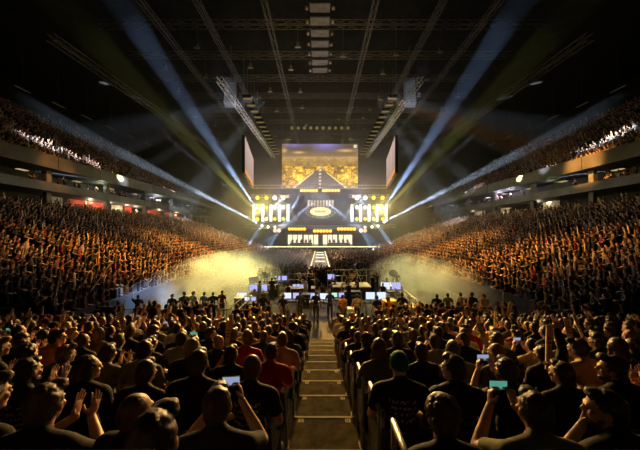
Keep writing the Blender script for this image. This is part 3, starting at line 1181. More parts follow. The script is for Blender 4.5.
# crew and stewards, standing
crew = [
    (263, 15.0, 'operate', 'black', 'short', 'dark, back turned, at the left desks', True),
    (283, 14.6, 'stand', 'black', 'short', 'left of the foot of the stairs', True),
    (300, 15.4, 'operate', 'charcoal', 'swept', 'bending over the desk left of centre', False),
    (316, 15.2, 'stand', 'black', 'cropped', 'right above the foot of the stairs', True),
    (330, 15.8, 'operate', 'navy', 'short', 'working at the centre desk', True),
    (343, 14.6, 'chat', 'orange', 'short', 'by the green-lit desk', False),
    (357, 14.8, 'stand', 'beige', 'short', 'beside the pale flight case', False),
    (377, 14.2, 'stand', 'black', 'cropped', 'in front of the right desk', True),
    (388, 14.0, 'chat', 'orange', 'swept', 'next to the yellow flight case', False),
    (402, 14.8, 'operate', 'navy', 'short', 'between the two right handrails', False),
    (376, 23.4, 'operate', 'black', 'swept', 'behind the broadcast camera on the platform', True),
    (262, 24.0, 'operate', 'black', 'short', 'behind the left broadcast camera', True),
    (272, 20.4, 'stand', 'black', 'short', 'beside the long black case', False),
    (285, 25.6, 'operate', 'black', 'swept', 'at the dark desk at the back', False),
    (352, 24.0, 'operate', 'yellow', 'short', 'in yellow behind the back desk', False),
    (397, 23.5, 'stand', 'black', 'short', 'by the round reflector', False),
    (138, 14.6, 'raise', 'black', 'short', 'with one arm raised at the blue-lit gate', False),
    (172, 14.8, 'stand', 'black', 'short', 'at the left barriers, first from the gate', False),
    (184, 15.0, 'chat', 'charcoal', 'swept', 'at the left barriers, second from the gate', False),
    (193, 15.2, 'stand', 'grey', 'short', 'at the left barriers, third from the gate', False),
    (204, 15.4, 'stand', 'blue', 'short', 'alone in bright blue before the left haze', False),
    (213, 15.4, 'stand', 'black', 'cropped', 'right of the bright blue shirt', False),
    (222, 15.8, 'stand', 'maroon', 'short', 'in dark red before the left haze', False),
    (437, 14.8, 'stand', 'black', 'short', 'right of the red banner', False),
    (448, 15.0, 'stand', 'grey', 'short', 'second from the red banner', False),
    (461, 15.0, 'stand', 'white', 'short', 'in white, third from the red banner', False),
    (472, 14.8, 'stand', 'black', 'curly', 'fourth from the red banner', False),
    (484, 14.8, 'chat', 'beige', 'short', 'in beige, fifth from the red banner', False),
]
for (px, Y, pose, colr, hk, lab, hs_) in crew:
    x = (px - 320) / F * Y
    on = .9 if (1.0 < x < 4.0 and 21.0 < Y < 23.0) else 0.0
    person(pose, (x, Y, on), pr.uniform(-.5, .5), 'person in %s shirt standing %s' % (colr, lab) if not lab.startswith('dark') else 'person in black shirt standing ' + lab,
           hk, 'dark', colr, 'tee', None, False, pr.randrange(5), pr.uniform(.97, 1.03), pr.random() < .5, 'charcoal', 'people standing on the floor', hs_)

# ======================================================================
#  STAGE
# ======================================================================
SY = 62.0
stage = empty('stage', (0, SY, 0))
tag(stage, 'wide dark stage at the far end of the floor', 'stage')
MB().box(-15, 15, 0, 9, 1.95, 2.1).build('deck', M['gloss'], stage)
MB().box(-15, 15, .05, 9, 0, 1.95).build('skirt', M['black'], stage)
MB().box(-14.6, 14.6, -.06, 0.04, 2.0, 2.14).build('edge_light', M['edge_led'], stage)
run = empty('runway', (0, 30, 0))
tag(run, 'long lit runway from the stage into the floor crowd', 'runway')
MB().box(-1.1, 1.1, 0, 32, .95, 1.05).build('deck', M['gloss'], run)
MB().box(-1.05, 1.05, .03, 32, 0, .95).build('skirt', M['black'], run)
for s in (-1, 1):
    MB().box(s * 1.12 - .05, s * 1.12 + .05, 0, 32, .92, 1.08).build('edge_light', M['edge_led'], run)
MB().box(-1.1, 1.1, -.05, .0, .95, 1.05).build('front_edge', M['edge_led'], run)
for k in range(4):
    MB().box(-.75, .75, 8 + k * 6.2, 10 + k * 6.2, 1.051, 1.062).build('reflection_glow', M['led_white'] if k > 1 else M['door_lit'], run)  # white reflection on the deck, imitated by glowing panels
# steps up to the stage
# back wall of the stage with lit panels
bw = empty('stage_backdrop', (0, 70.5, 0))
tag(bw, 'row of lit pale panels across the back of the stage', 'backdrop')
MB().box(-15, 15, .1, .4, 2.1, 6.0).build('frame', M['black'], bw)
for px in (290, 295, 300, 306, 311, 316, 325, 330, 335, 341, 346, 350):
    x = (px - 320) / F * 70.5
    MB().box(x - .56, x + .56, -.02, .08, 2.3, 4.8).build('lit_panel', M['door_lit'], bw)
# player desks
for sg, nm in ((-1, 'left'), (1, 'right')):
    e = empty('player_desk', (sg * 4.6, 66, 2.1))
    tag(e, 'long dark player desk on the %s half of the stage' % nm, 'desk')
    MB().box(-2.7, 2.7, -.4, .4, .7, .78).build('desk_top', M['black'], e)
    MB().box(-2.7, 2.7, -.38, -.30, .0, .7).build('front_panel', M['dark_steel'], e)
    for k in range(5):
        t = empty('monitor', (sg * 4.6 - 2.2 + k * 1.1, 66, 2.885))
        tag(t, 'player monitor on the %s stage desk, %s from the middle' % (nm, ordinal(k + 1 if sg > 0 else 5 - k)), 'monitor', 'player monitors on stage')
        MB().box(-.28, .28, -.02, .02, .08, .42).build('case', M['black'], t)
        MB().box(-.03, .03, -.02, .02, .0, .1).build('stand', M['black'], t)
        MB().box(-.26, .26, .021, .024, .10, .40).build('screen', M['screen_blue'], t)
        person('operate', (sg * 4.6 - 2.2 + k * 1.1, 67.3, 2.1), PI, 'player at the %s stage desk, %s from the middle' % (nm, ordinal(k + 1 if sg > 0 else 5 - k)),
               'short', 'dark', 'black', 'tee', None, False, k, 1.0, False, 'black', 'players on stage', True)


# hanging rig : lattice truss
def truss(a, b, s, name, label, group, mat='alu', step=None):
    a, b = Vector(a), Vector(b)
    d = b - a
    L = d.length
    d.normalize()
    up = Vector((0, 0, 1))
    sd = d.cross(up).normalized()
    up = sd.cross(d)
    e = empty(name, a)
    tag(e, label, 'truss', group)
    r = max(.03, s * .06)
    c = MB()
    cs = [(sd * i + up * k) * s / 2 for i, k in ((-1, -1), (1, -1), (1, 1), (-1, 1))]
    for q in cs:
        c.tube(q, q + d * L, r, n=6)
    c.build('chords', M[mat], e)
    w_ = MB()
    step = step or s
    n = max(1, int(L / step))
    for k in range(n):
        p0, p1 = d * (L * k / n), d * (L * (k + 1) / n)
        for i in range(4):
            q0, q1 = cs[i], cs[(i + 1) % 4]
            if k % 2:
                q0, q1 = q1, q0
            w_.tube(p0 + q0, p1 + q1, r * .6, n=4)
    w_.build('bracing', M[mat], e)
    return e


# LED column banks
def lamp(loc, mat, r, label, group, name='stage_lamp', aim=(0, -1, -.1)):
    e = empty(name, loc)
    tag(e, label, 'lamp', group)
    d = Vector(aim).normalized()
    MB().tube(-d * r * 2.0, Vector((0, 0, 0)), r * .8, r * 1.05, 14).build('housing', M['black'], e, True)
    MB().tube(Vector((0, 0, 0)), d * r * .15, r, r * .95, 14).build('lens', mat, e)
    y = MB()
    y.box(-r * 1.25, -r * 1.1, -r * .2 - d.y * r * -.5, r * .2 - d.y * r * -.5, -r * .2, r * 1.9)
    y.box(r * 1.1, r * 1.25, -r * .2 - d.y * r * -.5, r * .2 - d.y * r * -.5, -r * .2, r * 1.9)
    y.box(-r * 1.25, r * 1.25, -r * .2 - d.y * r * -.5, r * .2 - d.y * r * -.5, r * 1.8, r * 2.0)
    y.build('yoke', M['black'], e)
    return e


BY = 65.0
for sg, nm in ((-1, 'left'), (1, 'right')):
    for i, px in enumerate((288, 279.5, 271, 263, 254)):
        x = (px - 320) / F * BY * (1 if sg < 0 else -1)
        e = empty('light_column', (x, BY, 8.0))
        tag(e, 'tall white light column of the %s stage bank, %s from the screen' % (nm, ordinal(i + 1)), 'light', 'light columns beside the stage')
        MB().box(-.42, .42, -.05, .15, -.1, 4.2).build('housing', M['black'], e)
        MB().box(-.34, .34, -.12, -.05, 0, 4.1).build('led_face', M['led_white'], e)
        MB().tube((0, .05, 4.2), (0, .05, 5.9), .03).build('hanger', M['steel'], e)
    for i, px in enumerate((283.3, 275, 266.7, 257.8)):
        x = (px - 320) / F * BY * (1 if sg < 0 else -1)
        for k, py in enumerate((198, 207.5, 219)):
            z = CAMZ + (HY - py) / F * BY
            if k == 0:
                mt = M['lamp_white'] if i < 2 else M['lamp_yellow']
            elif k == 1:
                mt = M['lamp_white'] if i < 2 else M['lamp_yellow']
            else:
                mt = M['lamp_yellow']
            lamp((x, BY - .3, z), mt, .5 if k == 0 else .42, '%s lamp in the %s stage bank, %s row, %s from the screen' %
                 ('white' if mt == M['lamp_white'] else 'yellow', nm, ('top', 'middle', 'bottom')[k], ordinal(i + 1)), 'lamps of the stage banks')
    truss((sg * 7.0, BY + .5, 14.2), (sg * 17, BY + .5, 14.2), .6, 'truss', 'straight truss above the %s bank of light columns' % nm, 'stage trusses')
    truss((sg * 6.5, BY - .5, 6.9), (sg * 18, BY - .5, 6.9), .6, 'truss', 'straight truss below the %s bank of light columns' % nm, 'stage trusses')
    # curved arms from the bank up to the screen
    pts = [(sg * 13.5, 14.6), (sg * 10.2, 13.6), (sg * 7.4, 11.2), (sg * 5.6, 8.2)]
    for q, (u, v) in enumerate(zip(pts, pts[1:])):
        truss((u[0], BY, u[1]), (v[0], BY, v[1]), .45, 'truss', 'curved silver truss arm on the %s of the oval sign, %s segment from the top' % (nm, ordinal(q + 1)), 'stage trusses')
truss((-16, BY - 1, 16.2), (16, BY - 1, 16.2), .7, 'truss', 'long truss under the big screen', 'stage trusses')
truss((-16, BY - 2, 6.6), (16, BY - 2, 6.6), .6, 'truss', 'long truss over the front of the stage', 'stage trusses')

# orange lamp bars
def lamp_bar(px0, px1, py, Y, mat, label, n=6):
    a, b = P(px0, py, Y), P(px1, py, Y)
    e = empty('lamp_bar', (a + b) / 2)
    tag(e, label, 'lamp bar', 'orange lamp bars over the stage')
    hw = (b.x - a.x) / 2
    MB().box(-hw, hw, .0, .35, -.25, .3).build('housing', M['black'], e)
    for k in range(n):
        x = -hw + 2 * hw * (k + .5) / n
        MB().tube((x, -.12, 0), (x, 0.02, 0), hw / n * .95, hw / n * .99, 12).build('lens', mat, e)


lamp_bar(288, 306, 229, 61, M['lamp_orange'], 'orange lamp bar over the left player desk')
lamp_bar(313, 332, 231, 61, M['lamp_orange'], 'orange lamp bar over the middle of the stage')
lamp_bar(337, 356, 229, 61, M['lamp_orange'], 'orange lamp bar over the right player desk')
lamp_bar(300, 318, 190.5, 64, M['lamp_orange'], 'orange lamp bar under the big screen, left half')
lamp_bar(322, 340, 190.5, 64, M['lamp_orange'], 'orange lamp bar under the big screen, right half')
lamp_bar(280, 289, 196.5, 64, M['lamp_peach'], 'short peach lamp bar at the top of the left bank', 3)
lamp_bar(352, 361, 196.5, 64, M['lamp_peach'], 'short peach lamp bar at the top of the right bank', 3)
lamp_bar(273, 281, 230.5, 62, M['lamp_peach'], 'pair of peach lamps under the left bank', 2)
lamp_bar(359, 367, 230.5, 62, M['lamp_peach'], 'pair of peach lamps under the right bank', 2)

# oval sign
e = empty('oval_sign', P(320.5, 211.5, 64.5))
tag(e, 'glowing oval sign hung over the middle of the stage', 'sign')
sx_, sz_ = 2.55, 1.05
V, Fc = [], []
n = 48
for y in (-.1, .1):
    for k in range(n):
        V.append((math.cos(2 * PI * k / n) * sx_, y, math.sin(2 * PI * k / n) * sz_))
Fc = [tuple(range(n)), tuple(range(2 * n - 1, n - 1, -1))] + [(k, n + k, n + (k + 1) % n, (k + 1) % n) for k in range(n)]
MB().add(V, Fc).build('sign_face', M['oval'], e)
rg = MB()
for k in range(n):
    a0, a1 = 2 * PI * k / n, 2 * PI * (k + 1) / n
    for f_ in (1.14, 1.45):
        rg.tube((math.cos(a0) * sx_ * f_, 0, math.sin(a0) * sz_ * f_), (math.cos(a1) * sx_ * f_, 0, math.sin(a1) * sz_ * f_), .07, n=6)
rg.build('rim', M['alu'], e)
mk = MB()
r_ = random.Random(5)
for k in range(7):
    x = -1.3 + k * .38
    mk.box(x, x + .11, -.13, -.105, -.26, .28)
    if k % 2 == 0:
        mk.box(x + .07, x + .25, -.13, -.105, .14, .22)
    if k % 3:
        mk.box(x + .07, x + .25, -.13, -.105, -.22, -.15)
    mk.box(x + .2, x + .26, -.13, -.105, -.2, .1)
mk.build('lettering', M['oval_mark'], e)
sb = MB()
for k in range(9):
    sb.box(-3.1 + k * .72, -2.6 + k * .72, -.05, .15, 1.25, 2.7)
sb.build('light_strips', emitter('strip_pale', (1.0, .8, .5), .55), e)
for k in range(16):
    a = 2 * PI * (k + .5) / 16
    MB().ell((math.cos(a) * sx_ * 1.3, -.1, math.sin(a) * sz_ * 1.3), .06, None, 8, 6).build('bulb', M['lamp_white'], e)
hg = MB().tube((-2, 0, 1.2), (-2, 0, 4.2), .04).tube((2, 0, 1.2), (2, 0, 4.2), .04)
hg.build('hanger', M['steel'], e)


# big screen : live picture of the hall itself
def screen_mesh(name, w_, h_, nx, ny, fn):
    xs, zs = np.linspace(-w_ / 2, w_ / 2, nx + 1), np.linspace(-h_ / 2, h_ / 2, ny + 1)
    X, Z = np.meshgrid(xs, zs)
    V = np.stack([X.ravel(), np.zeros(X.size), Z.ravel()], 1)
    i = np.arange(nx * ny)
    a = (i // nx) * (nx + 1) + i % nx
    Fc = np.stack([a, a + 1, a + nx + 2, a + nx + 1], 1)
    me = bpy.data.meshes.new(name)
    me.from_pydata(V.tolist(), [], Fc.tolist())
    u, v = (X.ravel() + w_ / 2) / w_, (Z.ravel() + h_ / 2) / h_
    c = fn(u, v)
    at = me.attributes.new('Col', 'FLOAT_COLOR', 'POINT')
    at.data.foreach_set('color', np.concatenate([c, np.ones((len(c), 1))], 1).astype(np.float32).ravel())
    return me


def hall_picture(u, v):
    r = np.random.default_rng(2)
    c = np.zeros((len(u), 3))
    c[:] = (.10, .065, .03)
    # crowd
    cell = (np.floor(u * 85) + 97 * np.floor(v * 60)).astype(int) % 7919
    g = r.random(7919)[cell]
    big = (np.floor(u * 22) + 31 * np.floor(v * 16)).astype(int) % 997
    g = np.clip(.65 * g + .5 * r.random(997)[big] - .05, 0, 1.1)
    am = np.array([.95, .52, .05]) * (0.06 + 1.5 * g[:, None] ** 2.4)
    cr = v < .62
    c[cr] = am[cr]
    bg = np.exp(-((u - .25) / .12) ** 2 - ((v - .28) / .14) ** 2) + 1.2 * np.exp(-((u - .83) / .12) ** 2 - ((v - .2) / .18) ** 2)
    c += bg[:, None] * np.array([.75, .48, .03]) * (0.25 + .75 * g[:, None])
    far = (v > .5) & (v < .72)
    c[far] = (np.array([.55, .32, .07]) * (0.25 + .6 * g[:, None]))[far]
    hz = np.exp(-((v - .70) / .12) ** 2)
    c += hz[:, None] * np.array([.16, .10, .05])
    pur = np.exp(-((u - .58) / .16) ** 2 - ((v - 1.0) / .12) ** 2) + .7 * np.exp(-((u - .16) / .12) ** 2 - ((v - .99) / .07) ** 2)
    c += pur[:, None] * np.array([.16, .14, .55])
    wr = np.exp(-((u - .22) / .07) ** 2 - ((v - .81) / .025) ** 2) + np.exp(-((u - .84) / .10) ** 2 - ((v - .85) / .03) ** 2) + .8 * np.exp(-((u - .03) / .04) ** 2 - ((v - .85) / .04) ** 2)
    c += wr[:, None] * np.array([.55, .36, .12])
    # aisle
    t = np.clip((.40 - v) / .40, 0, 1)
    hw = .06 + .30 * t
    ins = (np.abs(u - .5) < hw) & (v < .40)
    c[ins] = np.array([.10, .07, .045]) + .05 * g[ins][:, None]
    edge = (np.abs(np.abs(u - .5) - hw * .98) < .009 + .008 * t) & (v < .37)
    c[edge] = (.95, .72, .34)
    mid = (np.abs(u - .5) < .012) & (v < .5) & ((v * 26).astype(int) % 2 == 0)
    c[mid] = (.75, .66, .55)
    # round mark in the corner
    rr = np.hypot((u - .965) * 1.72, v - .945)
    c[(rr < .035) & (rr > .012)] = (.85, .85, .85)
    return np.clip(c, 0, 1.4)


a0, a1 = P(282, 144, 66), P(358, 188.5, 66)
sw, sh_ = a1.x - a0.x, a0.z - a1.z
e = empty('big_screen', ((a0.x + a1.x) / 2, 66, (a0.z + a1.z) / 2))
tag(e, 'big screen above the stage showing an amber crowd and centre aisle', 'screen')
sm = screen_mesh('screen_face', sw, sh_, 170, 100, hall_picture)
o = link('screen_face', sm, M['main_screen'], e)
o.location = (0, -.05, 0)
MB().box(-sw / 2 - .15, sw / 2 + .15, 0, .5, -sh_ / 2 - .15, sh_ / 2 + .15).build('frame', M['black'], e)
hg = MB()
for k in range(5):
    hg.tube((-sw / 2 + sw * k / 4, .3, sh_ / 2), (-sw / 2 + sw * k / 4, .3, 33 - (a0.z + a1.z) / 2), .04)
hg.build('hanger', M['dark_steel'], e)


def side_picture(u, v):
    r = np.random.default_rng(4)
    base = np.array([.75, .52, .44])[None, :] * (.65 + .35 * v[:, None])
    st_ = (.8 + .2 * np.sin(u * 40))[:, None]
    c = base * st_
    c[v < .12] = (.9, .35, .08)
    return c


for sg, nm in ((-1, 'left'), (1, 'right')):
    A, B = Vector((sg * 11.7, 42, 0)), Vector((sg * 13.6, 55, 0))
    L = (B - A).length
    e = empty('side_screen', ((A.x + B.x) / 2, (A.y + B.y) / 2, 17.4))
    d = (B - A).normalized()
    ang = math.atan2(d.y, d.x)
    if sg > 0:
        ang += 0.0
    e.rotation_euler = (0, 0, ang if sg < 0 else ang + PI)
    tag(e, 'pale hanging screen on the %s side of the hall' % nm, 'screen')
    sm = screen_mesh('screen_face', L, 5.6, 60, 40, side_picture)
    o = link('screen_face', sm, M['side_screen'], e)
    o.location = (0, -.06, 0)
    MB().box(-L / 2 - .1, L / 2 + .1, 0, .4, -2.95, 2.95).build('frame', M['black'], e)
    hg = MB().tube((-L / 2 + .5, .2, 2.9), (-L / 2 + .5, .2, 15.5), .04).tube((L / 2 - .5, .2, 2.9), (L / 2 - .5, .2, 15.5), .04)
    hg.build('hanger', M['dark_steel'], e)

# ======================================================================
#  ROOF RIG
# ======================================================================
G = 'roof trusses'
for k, Y in enumerate((24, 29, 34, 39, 44, 49, 54, 60)):
    truss((-24, Y, 27.5), (24, Y, 27.5), .6, 'truss', 'cross truss under the roof, %s from the near end' % ordinal(k + 1), G, 'dark_steel', 1.4)
for k, X in enumerate((-16.0, -11.0, -5.0, 5.0, 11.0, 16.0)):
    truss((X, 18, 25.8), (X, 63, 25.8), .45, 'truss', 'roof truss running towards the stage, %s counted from the left' % ordinal(k + 1), G, 'dark_steel', 1.2)
for sg, nm in ((-1, 'left'), (1, 'right')):
    truss((sg * 11.2, 30, 22.2), (sg * 10.4, 60, 22.2), .6, 'truss', 'bright silver truss hung over the %s of the floor' % nm, G)
    truss((sg * 26, 26, 24), (sg * 24, 66, 24), .7, 'truss', 'outer dark truss on the %s side' % nm, G, 'dark_steel', 1.4)
    for k in range(14):
        Y = 33 + k * 1.75
        e = empty('blinder_lamp', (sg * 8.9, Y, 21.6))
        tag(e, 'small amber blinder on the %s ladder of lamps, %s from the near end' % (nm, ordinal(k + 1)), 'lamp', 'amber blinders under the roof')
        MB().box(-.55, .55, -.1, .35, 0, .4).build('housing', M['black'], e)
        MB().box(-.5, .5, -.12, .3, -.03, 0.0).build('lens', M['lamp_dim'], e)
        MB().tube((0, .1, .4), (0, .1, 3.9), .025).build('hanger', M['dark_steel'], e)
    for k in range(2, 9):
        Y = 26 + k * 5
        X = sg * (47 - k * .6)
        e = empty('ceiling_light', (X, Y, 27.0))
        tag(e, 'faint strip light under the %s roof edge, %s from the near end' % (nm, ordinal(k + 1)), 'lamp', 'faint strip lights along the roof edges')
        MB().box(-.15, .15, -1.1, 1.1, 0, .12).build('housing', M['black'], e)
        MB().box(-.10, .10, -1.05, 1.05, -.03, 0).build('tube', M['lamp_faint'], e)
        MB().tube((0, 0, .12), (0, 0, 6.0), .02).build('hanger', M['dark_steel'], e)
    # line array
    e = empty('line_array', (sg * 13.2, 40, 22.5))
    tag(e, 'curved hanging loudspeaker column over the %s of the floor, lit blue' % nm, 'loudspeaker')
    for k in range(9):
        a = k * .07
        MB().obox((0, -.25 * a * k * .5, 5.2 - k * .46), (1.5, .9, .42), Matrix.Rotation(-a, 3, 'X')).build('cabinet', M['steel'], e)
    MB().tube((0, 0, 5.4), (0, 0, 10.4), .05).build('hanger', M['dark_steel'], e)
# central ladder of dark panels
for k in range(8):
    Y = 23.5 + k * 1.6
    e = empty('catwalk_panel', (0, Y, 26.0))
    tag(e, 'dark panel of the central roof ladder, %s from the near end' % ordinal(k + 1), 'panel', 'panels of the central roof ladder')
    MB().box(-.95, .95, -.5, .5, 0, .12).build('plate', M['dark_steel'], e)
    for s in (-1, 1):
        MB().ell((s * 1.25, 0, 0), .16, None, 10, 8).build('lamp', M['alu'], e, True)
# chain hoists under the roof trusses
r_ = random.Random(21)
nh = 0
for Y in (29, 34, 39, 44, 49, 54):
    for X in (-20, -13.5, -8, -3, 3, 8, 13.5, 20):
        if r_.random() < .3:
            continue
        nh += 1
        x, zz = X + r_.uniform(-1, 1), r_.uniform(24.2, 26.2)
        e = empty('chain_hoist', (x, Y, zz))
        tag(e, 'small chain hoist hanging from a roof cross truss', 'hoist', 'chain hoists under the roof')
        MB().box(-.15, .15, -.12, .12, 0, .36).tube((0, 0, -.12), (0, 0, 0), .07).build('motor', M['dark_steel'], e)
        MB().tube((0, 0, .36), (0, 0, 27.2 - zz), .02, n=5).build('chain', M['dark_steel'], e)
        MB().box(-.3, .3, -.05, .05, -.22, -.12).build('hook_bar', M['steel'], e)
# amber lamps on the last cross truss
for k in range(10):
    x = -5.4 + k * 1.2
    lamp((x, 52, 25.4), M['lamp_dim'], .3, 'dim amber lamp on the cross truss above the big screen, %s counted from the left' % ordinal(k + 1), 'amber lamps above the big screen', 'truss_lamp', (0, -.9, -.5))

# suites and concourse details
for sg, nm in ((-1, 'left'), (1, 'right')):
    xw = sg * 35.55
    spans = [(38, 45, 'red'), (46, 48.5, 'cream'), (49, 51, 'red'), (54, 60, 'red'), (61, 68, 'red'), (34.5, 37.2, 'cream')] if sg < 0 else [(40, 43, 'cream'), (50, 53, 'cream'), (58, 62, 'cream')]
    for k, (ya, yb, mt) in enumerate(spans):
        xs = sorted((xw, xw - sg * .06))
        struct('wall_panel_%s_%d' % (nm, k + 1), MB().box(xs[0], xs[1], ya, yb, 7.95, 10.0), M[mt], '%s painted concourse wall behind the %s tier' % (mt, nm))
    for k, Y in enumerate((31, 38, 44, 50, 55, 62, 70)):
        e = empty('suite_lamp', (sg * 34.2, Y, 12.35))
        tag(e, 'small lamp in the %s suites, %s from the near end' % (nm, ordinal(k + 1)), 'lamp', 'lamps in the suites')
        MB().box(-.5, .5, -.9, .9, .06, .2).build('housing', M['black'], e)
        MB().box(-.25, .25, -.5, .5, 0, .06).build('lens', M['suite_white'] if k in (4, 5) else M['suite_warm'], e)
        MB().tube((0, 0, .2), (0, 0, .36), .03).build('hanger', M['dark_steel'], e)

# ======================================================================
#  THE MASS OF THE CROWD  (one object)
# ======================================================================
def lod(nu, nv, tor, arms, clap):
    V, Fc, C = [], [], []      # C: 0 skin 1 hair 2 shirt 3 card

    def add(v, f, c):
        b = len(V)
        V.extend(v)
        Fc.extend([tuple(i + b for i in q) for q in f])
        C.extend(c)
    m = MB().ell((0, .04, 1.14), (.078, .098, .118), None, nu, nv)
    v = np.concatenate(m.v)
    add([tuple(x) for x in v], m.f, [1 if (x[1] < .035 + (x[2] - 1.14) * .5 or x[2] > 1.205) else 0 for x in v])
    # torso rings
    rings = [(.30, .19, .14, 0), (.62, .17, .12, -.02), (.90, .19, .115, -.01), (1.0, .13, .08, 0), (1.06, .05, .05, .02)]
    if tor < 8:
        rings = [rings[0], rings[2], rings[4]]
    v, f = [], []
    for (z, rx, ry, yo) in rings:
        for k in range(tor):
            a = 2 * PI * k / tor
            v.append((math.cos(a) * rx, math.sin(a) * ry + yo, z))
    for j in range(len(rings) - 1):
        for k in range(tor):
            f.append((j * tor + k, j * tor + (k + 1) % tor, (j + 1) * tor + (k + 1) % tor, (j + 1) * tor + k))
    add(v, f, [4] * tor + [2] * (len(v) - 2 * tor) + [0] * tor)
    n = 5 if tor >= 8 else 4
    for s, (el, wr) in zip((1, -1), arms):
        pts = [Vector((s * .18, 0, .95)), Vector(el), Vector(wr), Vector(wr) + (Vector(wr) - Vector(el)).normalized() * .15]
        rad = [.062, .048, .034, .03]
        v, f = [], []
        for q, (p_, r0) in enumerate(zip(pts, rad)):
            d = (pts[min(q + 1, 3)] - pts[max(q - 1, 0)]).normalized()
            u = d.orthogonal().normalized()
            t = d.cross(u)
            for k in range(n):
                a = 2 * PI * k / n
                v.append(tuple(p_ + (u * math.cos(a) + t * math.sin(a)) * r0))
        for j in range(3):
            for k in range(n):
                f.append((j * n + k, j * n + (k + 1) % n, (j + 1) * n + (k + 1) % n, (j + 1) * n + k))
        f.append(tuple(range(3 * n, 4 * n)))
        add(v, f, [2] * n + [2 if q_ == 9 else 0 for q_ in range(3 * n)])
        if clap and s == 1:
            m = MB().obox(tuple(Vector(wr) + Vector((0.02, .06, .30))), (.13, .03, .56), Matrix.Rotation(.35, 3, 'Y'))
            vv = np.concatenate(m.v)
            add([tuple(x) for x in vv], m.f, [3] * 8)
    return np.array(V), Fc, np.array(C)


RA = REST
CA = (((.27, .12, .77), (.07, .28, .93)), ((-.27, .12, .77), (-.07, .28, .93)))
UA = (((.28, .05, 1.15), (.24, .10, 1.42)), ((-.28, .05, 1.15), (-.24, .10, 1.42)))
OA = (((.28, .05, 1.15), (.24, .10, 1.42)), RA[1])
HA = (((.28, .10, .80), (.20, .34, .98)), RA[1])
ARMSETS = [(RA, 0, .68), (CA, 0, .20), (UA, 0, .015), (OA, 0, .025), (HA, 1, .08)]

pts = list(crowd_seats)                          # x, y, z, rz, standing
# lower tiers
d = (SB - SF) / SROWS
for sg in (-1, 1):
    for k in range(SROWS):
        X = SF + d * (k + .5)
        ys = np.arange(SY0 + .3 if k > 2 else 12.2, SY1 - .3, .52)
        for y in ys:
            if abs(X) > 1.2 * y + 1.5:
                continue
            # gangways
            if ((y + 7.5) % 13.0) < .9 or rng.random() < .04:
                continue
            x = sg * (X + rng.uniform(-.08, .08))
            yy = y + rng.uniform(-.1, .1)
            f_ = math.atan2(-(0 - x), 58 - yy)     # facing the stage
            rz = f_ * 1.0
            fx = (PI / 2) * (1 if sg > 0 else -1)
            pts.append((x, yy, side_z(k), .55 * f_ + .45 * fx + rng.uniform(-.3, .3), 0))
# upper tiers
for sg in (-1, 1):
    for k in range(20):
        X = 31.5 + .95 * (k + .5)
        for y in np.arange(22.0, 78.0, .55):
            if abs(X) > 1.2 * y + 1 or rng.random() < .08 or (y % 12.0) < 1.0:
                continue
            x = sg * X
            f_ = math.atan2(x, 58 - y)
            fx = (PI / 2) * (1 if sg > 0 else -1)
            pts.append((x, y + rng.uniform(-.1, .1), 13.4 + k * .62, .5 * f_ + .5 * fx + rng.uniform(-.3, .3), 0))
    # suites
    for y in np.arange(28, 76, .8):
        if rng.random() < .5:
            pts.append((sg * (33.2 + rng.uniform(0, .8)), y, 11.0, PI / 2 * sg + rng.uniform(-.5, .5), 0))
        if rng.random() < .35:
            pts.append((sg * (33.2 + rng.uniform(0, 1.5)), y, 7.95, PI / 2 * sg + rng.uniform(-.9, .9), 1))
# floor crowd
for y in np.arange(29.0, 60.5, .72):
    for x in np.arange(-11.0, 11.01, .52):
        if abs(x) < 1.75 or rng.random() < .05:
            continue
        if y < 36 and abs(x) > 8.2:
            continue
        xx, yy = x + rng.uniform(-.12, .12), y + rng.uniform(-.12, .12)
        pts.append((xx, yy, 0.0, rng.uniform(-.3, .3) + math.atan2(xx, 75 - yy), 1 if rng.random() < .75 else 0))
# people working between the desks
for k in range(34):
    pts.append((rng.uniform(-6.2, 5.8), rng.choice([18.6, 20.3, 22.0, 23.2, 24.6]) + rng.uniform(-.2, .2), 0, rng.uniform(-1.2, 1.2), 1 if rng.random() < .5 else 0))
# people standing along the edge of the control area and the alley
for k in range(90):
    pts.append((rng.uniform(-6, 6.5), rng.uniform(25.5, 28.8), 0, rng.uniform(-1, 1), 1))
for k in range(60):
    y = rng.uniform(12.4, 13.4)
    x = rng.choice([-1, 1]) * rng.uniform(2.5, 11.0)
    pts.append((x, y, 0, rng.uniform(-1, 1), 1))

